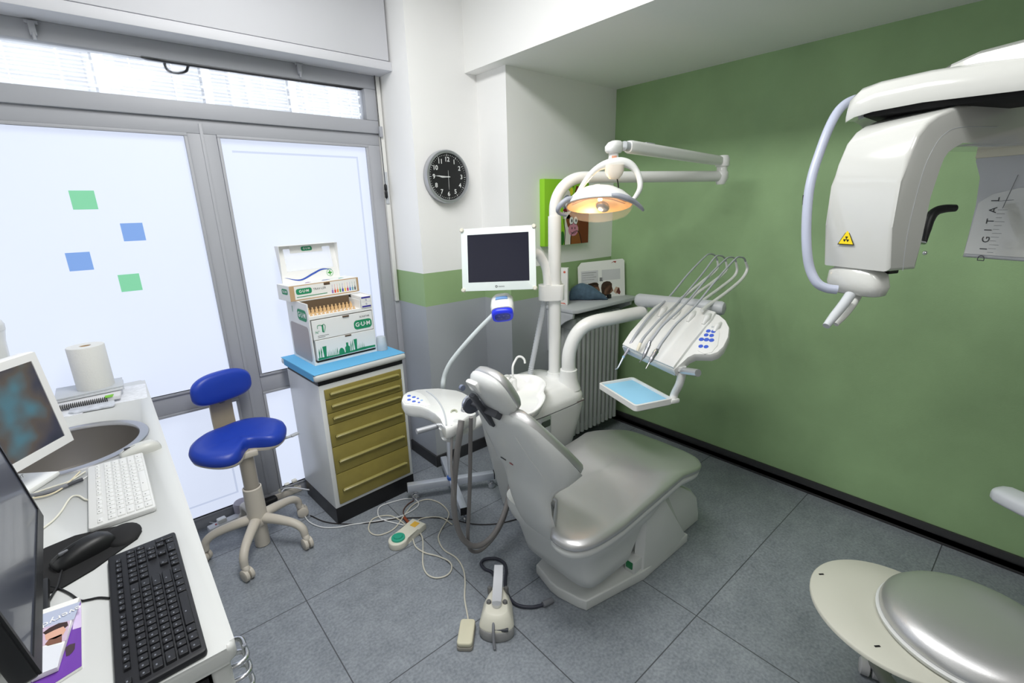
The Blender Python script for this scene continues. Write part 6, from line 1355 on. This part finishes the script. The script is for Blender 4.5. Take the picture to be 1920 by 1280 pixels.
b = MB()
for k in range(6): b.sph(WH+wl_*(-0.028+0.0115*k)+wu*(-0.010+0.008*(k % 2-0.5)*2)+wf*0.054, (0.005, 0.005, 0.002), 12, 6)
b.build('led_cells', mat('led_cells', (110, 116, 170), 0.3, 0.4), t)

# ================================================================ panoramic x-ray unit at the right
XE = Vector((1.506, 0.285, 0)); xa = Vector((0.378, 0.926, 0)); xb = Vector((0.926, -0.378, 0))
XW = mat('xray_white', (200, 201, 197), 0.16, coat=0.6)
XC = Vector((1.80, -0.62, 0))
t = xr = thing('panoramic_xray_unit', 'white panoramic dental x-ray unit with curved tube head and yellow warning sign', 'x-ray machine', XC)
# c-shaped carrier: profile in (s along xb, z), pushed along xa
prof = [(0.0, 1.519), (-0.013, 1.63), (-0.014, 1.735), (-0.006, 1.79), (0.014, 1.843), (0.040, 1.872), (0.071, 1.889), (0.142, 1.912), (0.26, 1.925), (0.62, 1.925), (0.62, 1.828), (0.30, 1.828), (0.18, 1.827), (0.147, 1.824), (0.127, 1.812), (0.114, 1.795), (0.107, 1.770), (0.104, 1.70), (0.103, 1.59), (0.107, 1.519)]
MB().prism(prof, XE, xb, (0, 0, 1), xa*0.178, 0.010, 3).build('tube_carrier', XW, t, 35)
seam = [(0.055, 1.519), (0.045, 1.62), (0.055, 1.75), (0.075, 1.81), (0.105, 1.845), (0.16, 1.862), (0.30, 1.866)]
MB().tube([XE+xb*p[0]+Vector((0, 0, p[1]))-xa*0.0002 for p in seam], 0.0009, 6, 6).build('panel_seam', PLG, t)
# warning sign on the front face
so = XE-xb*0.0005
def front(y, z):                                      # point on the front face: y along xa from the near edge
    s_ = -0.013*max(0, min(1, (z-1.519)/0.111))
    return XE+xa*y+xb*(s_-0.0012)+Vector((0, 0, z))
sc_ = front(0.113, 1.597)
tri = [(-0.021, -0.015), (0.021, -0.015), (0.0, 0.023)]
sv = Vector((0, 0, 1)); su = -xa
sg = MB().prism([(x*1.12, y*1.12) for x, y in tri], sc_, su, sv, -xb*0.0006).build('warning_sign', mat('sign_black', (40, 38, 20), 0.5), t, 20, label='yellow triangular radiation warning sign')
MB().prism([(x*0.96, y*0.96) for x, y in tri], sc_-xb*0.0006, su, sv, -xb*0.0005).build('yellow_field', mat('sign_yellow', (240, 212, 30), 0.5), sg, 20)
b = MB()
for k in range(3):
    a0 = math.radians(-90+120*k-30+60); P = [(0.0022*math.cos(a0+i*PI/12), 0.0022*math.sin(a0+i*PI/12)) for i in range(5)]+[(0.0078*math.cos(a0+i*PI/12), 0.0078*math.sin(a0+i*PI/12)) for i in range(4, -1, -1)]
    b.prism(P, sc_-xb*0.0011-sv*0.002, su, sv, -xb*0.0004)
b.prism(ellipse(0.0015, 0.0015, 12), sc_-xb*0.0011-sv*0.002, su, sv, -xb*0.0004)
b.build('trefoil', mat('sign_black', (40, 38, 20), 0.5), sg, 20)
# upper beam parallel to the green wall
BX = 1.605
sec = [(0.0, 1.920), (-0.004, 1.935), (0.0, 1.958), (0.012, 1.983), (0.035, 1.996), (0.10, 2.0), (0.21, 1.998), (0.235, 1.985), (0.245, 1.95), (0.240, 1.918), (0.20, 1.93), (0.10, 1.935), (0.04, 1.93)]
def bsec(y, k=1.0, dz=0.0): return [(BX+0.12+(x-0.12)*k, y, 1.955+(z-1.955)*k+dz) for x, z in sec]
MB().skin([bsec(0.468, 0.72, -0.028), bsec(0.462, 0.86, -0.022), bsec(0.44, 0.98, -0.010), bsec(0.40, 1.0, -0.002), bsec(0.30, 1.0, 0.004), bsec(0.12, 1.0, 0.0), bsec(-0.70, 1.0, 0.0)]).build('upper_beam', XW, t, 40)
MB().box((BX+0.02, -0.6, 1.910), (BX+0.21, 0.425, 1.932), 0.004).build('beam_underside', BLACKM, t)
MB().skin([[(BX+0.02+0.10*(1-k), y, 1.99), (BX+0.03+0.08*(1-k), y, 1.99+h*0.7), (BX+0.07, y, 1.99+h), (BX+0.17, y, 1.99+h), (BX+0.21-0.08*(1-k), y, 1.99+h*0.7), (BX+0.22-0.10*(1-k), y, 1.99)] for y, k, h in ((0.30, 0.3, 0.004), (0.27, 0.6, 0.022), (0.22, 0.85, 0.040), (0.10, 1.0, 0.052), (-0.70, 1.0, 0.055))]).build('upper_cover', XW, t, 40)
MB().lathe([(0.0, 1.90), (0.06, 1.90), (0.06, 1.94), (0.0, 1.94)], XE+xa*0.09+xb*0.30, n=32).build('rotation_joint', DGREY, t)
MB().box((1.70, -0.80, 0.0), (1.94, -0.58, 2.10), 0.02).build('column', XW, t)
MB().box((1.55, -0.95, 0.0), (2.15, -0.45, 0.04), 0.015).build('floor_plate', PLG, t)
# blue grey guard tube
GT_ = [(1.7514, 0.4647, 1.9751), (1.7224, 0.4752, 1.9736), (1.6853, 0.488, 1.9591), (1.6495, 0.4952, 1.9332), (1.61, 0.4983, 1.8876), (1.5797, 0.5019, 1.8279), (1.5533, 0.5032, 1.771), (1.5326, 0.4996, 1.7139), (1.5119, 0.4879, 1.6351), (1.4984, 0.4726, 1.5634), (1.4949, 0.4568, 1.513), (1.4908, 0.4336, 1.4783), (1.4965, 0.4102, 1.4652), (1.5061, 0.3871, 1.4621)]
MB().tube(GT_, 0.0122, 16, 5).build('guard_tube', mat('guard_blue_grey', (172, 178, 196), 0.35), t)
MB().tube([(1.529, 0.5091, 1.7128), (1.5226, 0.5049, 1.6869)], 0.004, 8, 1).build('tube_button', BLACK, t)
MB().tube([(1.6635, 0.446, 1.9434), (1.6638, 0.434, 1.9121)], 0.010, 12, 1).build('tube_fitting', PLG, t)
# hand grip block under the head with two bite supports
gc = XE+xa*0.10+xb*0.035
def grr(w_, l_, z, oy=0.0, p=3.0): return [gc+xa*(q[0]+oy)+xb*q[1]+Vector((0, 0, z)) for q in ellipse(l_, w_, 36, p)]
MB().skin([grr(0.030, 0.062, 1.446, -0.006), grr(0.036, 0.070, 1.450, -0.006), grr(0.040, 0.078, 1.474, -0.004), grr(0.038, 0.072, 1.505), grr(0.028, 0.052, 1.519, 0.004), grr(0.020, 0.04, 1.530, 0.006)]).build('support_block', XW, t, 60)
MB().tube([(1.5119, 0.3572, 1.4502), (1.4823, 0.361, 1.4292), (1.4408, 0.3667, 1.4045), (1.4068, 0.3731, 1.3804)], [0.013, 0.0125, 0.0115, 0.009], 14, 4).build('bite_support', PLG, t)
MB().tube([(1.5565, 0.3501, 1.442), (1.5346, 0.3536, 1.4194), (1.5022, 0.3592, 1.3969), (1.4727, 0.3689, 1.3737)], [0.010, 0.0095, 0.009, 0.007], 14, 4).build('bite_support', XW, t)
MB().obox(XE+xa*0.05+xb*0.085+Vector((0, 0, 1.512)), xa*0.012, xb*0.018, (0, 0, 0.008), 0.003).build('latch', BLACK, t)
# receptor panel with lettering
R0 = Vector((2.0153, 0.2061, 1.5215)); R0.z = 0; 
rz = lambda p: p
def rfront(y, z, d=0.0): return R0-xa*y+Vector((0, 0, z))-xb*d
zb_, zt_ = 1.5183, 1.8511
pf = [(0.0, zb_), (0.30, zb_), (0.30, zt_+0.02), (-0.022, zt_+0.02), (-0.022, zt_-0.03), (-0.012, zt_-0.05), (0.0, zt_-0.10), (0.006, zt_-0.18)]
MB().prism(pf, R0, -xa, (0, 0, 1), xb*0.06, 0.008, 3).build('receptor_panel', mat('receptor_white', (190, 192, 196), 0.3), t, 35)
MB().prism([(-0.021, zt_-0.045), (0.30, zt_-0.045), (0.30, zt_+0.021), (-0.021, zt_+0.021)], R0, -xa, (0, 0, 1), -xb*0.004, 0.002).build('receptor_band', mat('receptor_ivory', (212, 208, 190), 0.35), t, 30)
arc_ = [(0.012, zb_+0.16), (0.04, zb_+0.185), (0.10, zb_+0.20), (0.20, zb_+0.195), (0.29, zb_+0.16)]
MB().prism([(0.006, zb_+0.012), (0.28, zb_+0.012)]+[p for p in reversed(arc_)], R0-xb*0.0004, -xa, (0, 0, 1), -xb*0.002, 0.0).build('receptor_cover', XW, t, 30)
text('lettering', 'D  I  G  I  T  A  L', INK, t, rfront(0.052, zb_+0.084, 0.0030), (0, 0, 1), xa, 0.026)
b = MB()
b.tube([rfront(0.058, zb_+0.165, 0.003), rfront(0.092, zb_+0.168, 0.003)], 0.0007, 6, 1).tube([rfront(0.072, zb_+0.145, 0.003), rfront(0.088, zb_+0.235, 0.003)], 0.0007, 6, 1)
for k in range(12): b.tube([rfront(0.062, zb_+0.02+0.011*k, 0.003), rfront(0.076+0.004*(k % 3), zb_+0.02+0.011*k, 0.003)], 0.0004, 4, 1)
b.build('scale_marks', GREYP, t)
# black head support behind the carrier
MB().tube([(1.8036, 0.2698, 1.5733), (1.8158, 0.2731, 1.6101), (1.8306, 0.2725, 1.6423), (1.847, 0.265, 1.6597), (1.8682, 0.2493, 1.6664), (1.8905, 0.2305, 1.6672)], [0.006, 0.012, 0.0135, 0.0125, 0.0115, 0.010], 14, 6).build('temple_support', BLACK, t)
MB().tube([(1.8036, 0.2698, 1.5733), XE+xa*0.09+xb*0.09+Vector((0, 0, 1.60))], 0.006, 10, 1).build('support_rod', CHROME, t)
MB().sph((1.799, 0.2632, 1.5451), 0.006, 12, 8).build('rod_knob', CHROME, t)
# lower arm
LA = [Vector(p) for p in [(2.1395, -0.0021, 0.7365), (2.1421, -0.0224, 0.7431), (2.1383, -0.0672, 0.7425)]]
la = (LA[2]-LA[0]); la.z = 0; la.normalize(); lb = Vector((-la.y, la.x, 0))
ly = Vector((1.80, -0.62, 0))-LA[0]; ly.z = 0; L_ = ly.length; la = ly.normalized(); lb = Vector((-la.y, la.x, 0)); z_ = LA[0].z
MB().skin([[LA[0]+la*d+lb*(q[0]*k)+Vector((0, 0, q[1]*k2)) for q in ellipse(0.045, 0.026, 28, 3.2)] for d, k, k2 in ((0.0, 0.45, 0.5), (0.006, 0.75, 0.8), (0.022, 0.95, 1.0), (0.06, 1.0, 1.05), (L_-0.05, 1.5, 1.3))]).build('lower_arm', mat('arm_white', (220, 224, 230), 0.35), t, 60)

# ================================================================ round stool at the lower right
PS = Vector((1.592, 0.126, 0)); CSn = Vector((1.645, -0.032, 0))
t = thing('round_stool', 'stool with cream round plate and silver domed cushion at the lower right corner', 'stool', (1.63, 0.02, 0))
def circ(c, r, z, n=64): return [c+Vector((r*math.cos(2*PI*k/n), r*math.sin(2*PI*k/n), z)) for k in range(n)]
def oval(k, z):
    th = -0.823; c_, s_ = math.cos(th), math.sin(th)
    return [PS+Vector((q[0]*c_-q[1]*s_, q[0]*s_+q[1]*c_, z)) for q in ellipse(0.214*k, 0.231*k, 64, 2)]
MB().skin([oval(0.97, 0.482), oval(1.0, 0.487), oval(1.0, 0.497), oval(0.985, 0.500), oval(0.5, 0.500), oval(0.02, 0.5)]).build('cream_plate', mat('plate_cream', (196, 196, 184), 0.45), t, 50)
for px_ in ((1.6088, 0.3255, 0.501), (1.4234, 0.1317, 0.501)):
    MB().obox(px_, Vector((0.75, -0.6, 0))*0.008, Vector((0.6, 0.75, 0))*0.0025, (0, 0, 0.0008)).build('screw_slot', BLACKM, t)
MB().skin([circ(CSn, 0.205, 0.5005), circ(CSn, 0.214, 0.506), circ(CSn, 0.215, 0.516), circ(CSn, 0.209, 0.520)]).build('seat_rim', PLW2, t, 60)
MB().skin([circ(CSn, 0.207, 0.519), circ(CSn, 0.2085, 0.528), circ(CSn, 0.203, 0.545), circ(CSn, 0.188, 0.561), circ(CSn, 0.16, 0.573), circ(CSn, 0.11, 0.582), circ(CSn, 0.05, 0.586), circ(CSn, 0.003, 0.587)]).build('cushion', SILVER, t, 180)
SCn = Vector((1.63, 0.02, 0))
MB().cyl(SCn+Vector((0, 0, 0.10)), SCn+Vector((0, 0, 0.485)), 0.028, n=24).build('column', CHROME, t)
MB().lathe([(0.0, 0.085), (0.05, 0.085), (0.045, 0.13), (0.03, 0.14), (0.0, 0.14)], SCn, n=28).build('hub', GREYP, t)
ct = Vector((1.8557, 0.1762, 0.03))
a0 = math.atan2(ct.y-SCn.y, ct.x-SCn.x)
for k in range(5):
    a = a0+2*PI*k/5; d = Vector((math.cos(a), math.sin(a), 0)); s_ = Vector((-d.y, d.x, 0))
    MB().skin([[SCn+d*r+s_*(q[0])+Vector((0, 0, z+q[1])) for q in rrect(w_, h_, 0.012, 4)] for r, z, w_, h_ in ((0.03, 0.11, 0.05, 0.040), (0.15, 0.095, 0.046, 0.036), (0.25, 0.078, 0.042, 0.030), (0.275, 0.074, 0.034, 0.024))]).build('leg', mat('leg_grey', (128, 130, 126), 0.45), t, 50)
    c = SCn+d*0.272+Vector((0, 0, 0.0305))
    e = Vector((math.cos(a0+0.5+k), math.sin(a0+0.5+k), 0)) if k else Vector((0.30, -0.954, 0)); s2 = e
    b = MB()
    for sg_ in (-1, 1): b.lathe([(0.0, 0.0), (0.024, 0.0), (0.030, 0.003), (0.030, 0.028), (0.024, 0.032), (0.0, 0.032)], c+s2*(0.003*sg_), s2*sg_, 26)
    cs = b.build('caster', mat('caster_grey', (196, 196, 198), 0.4), t)
    MB().cyl(c, SCn+d*0.272+Vector((0, 0, 0.078)), 0.010, n=12).build('caster_stem', DGREY, cs)
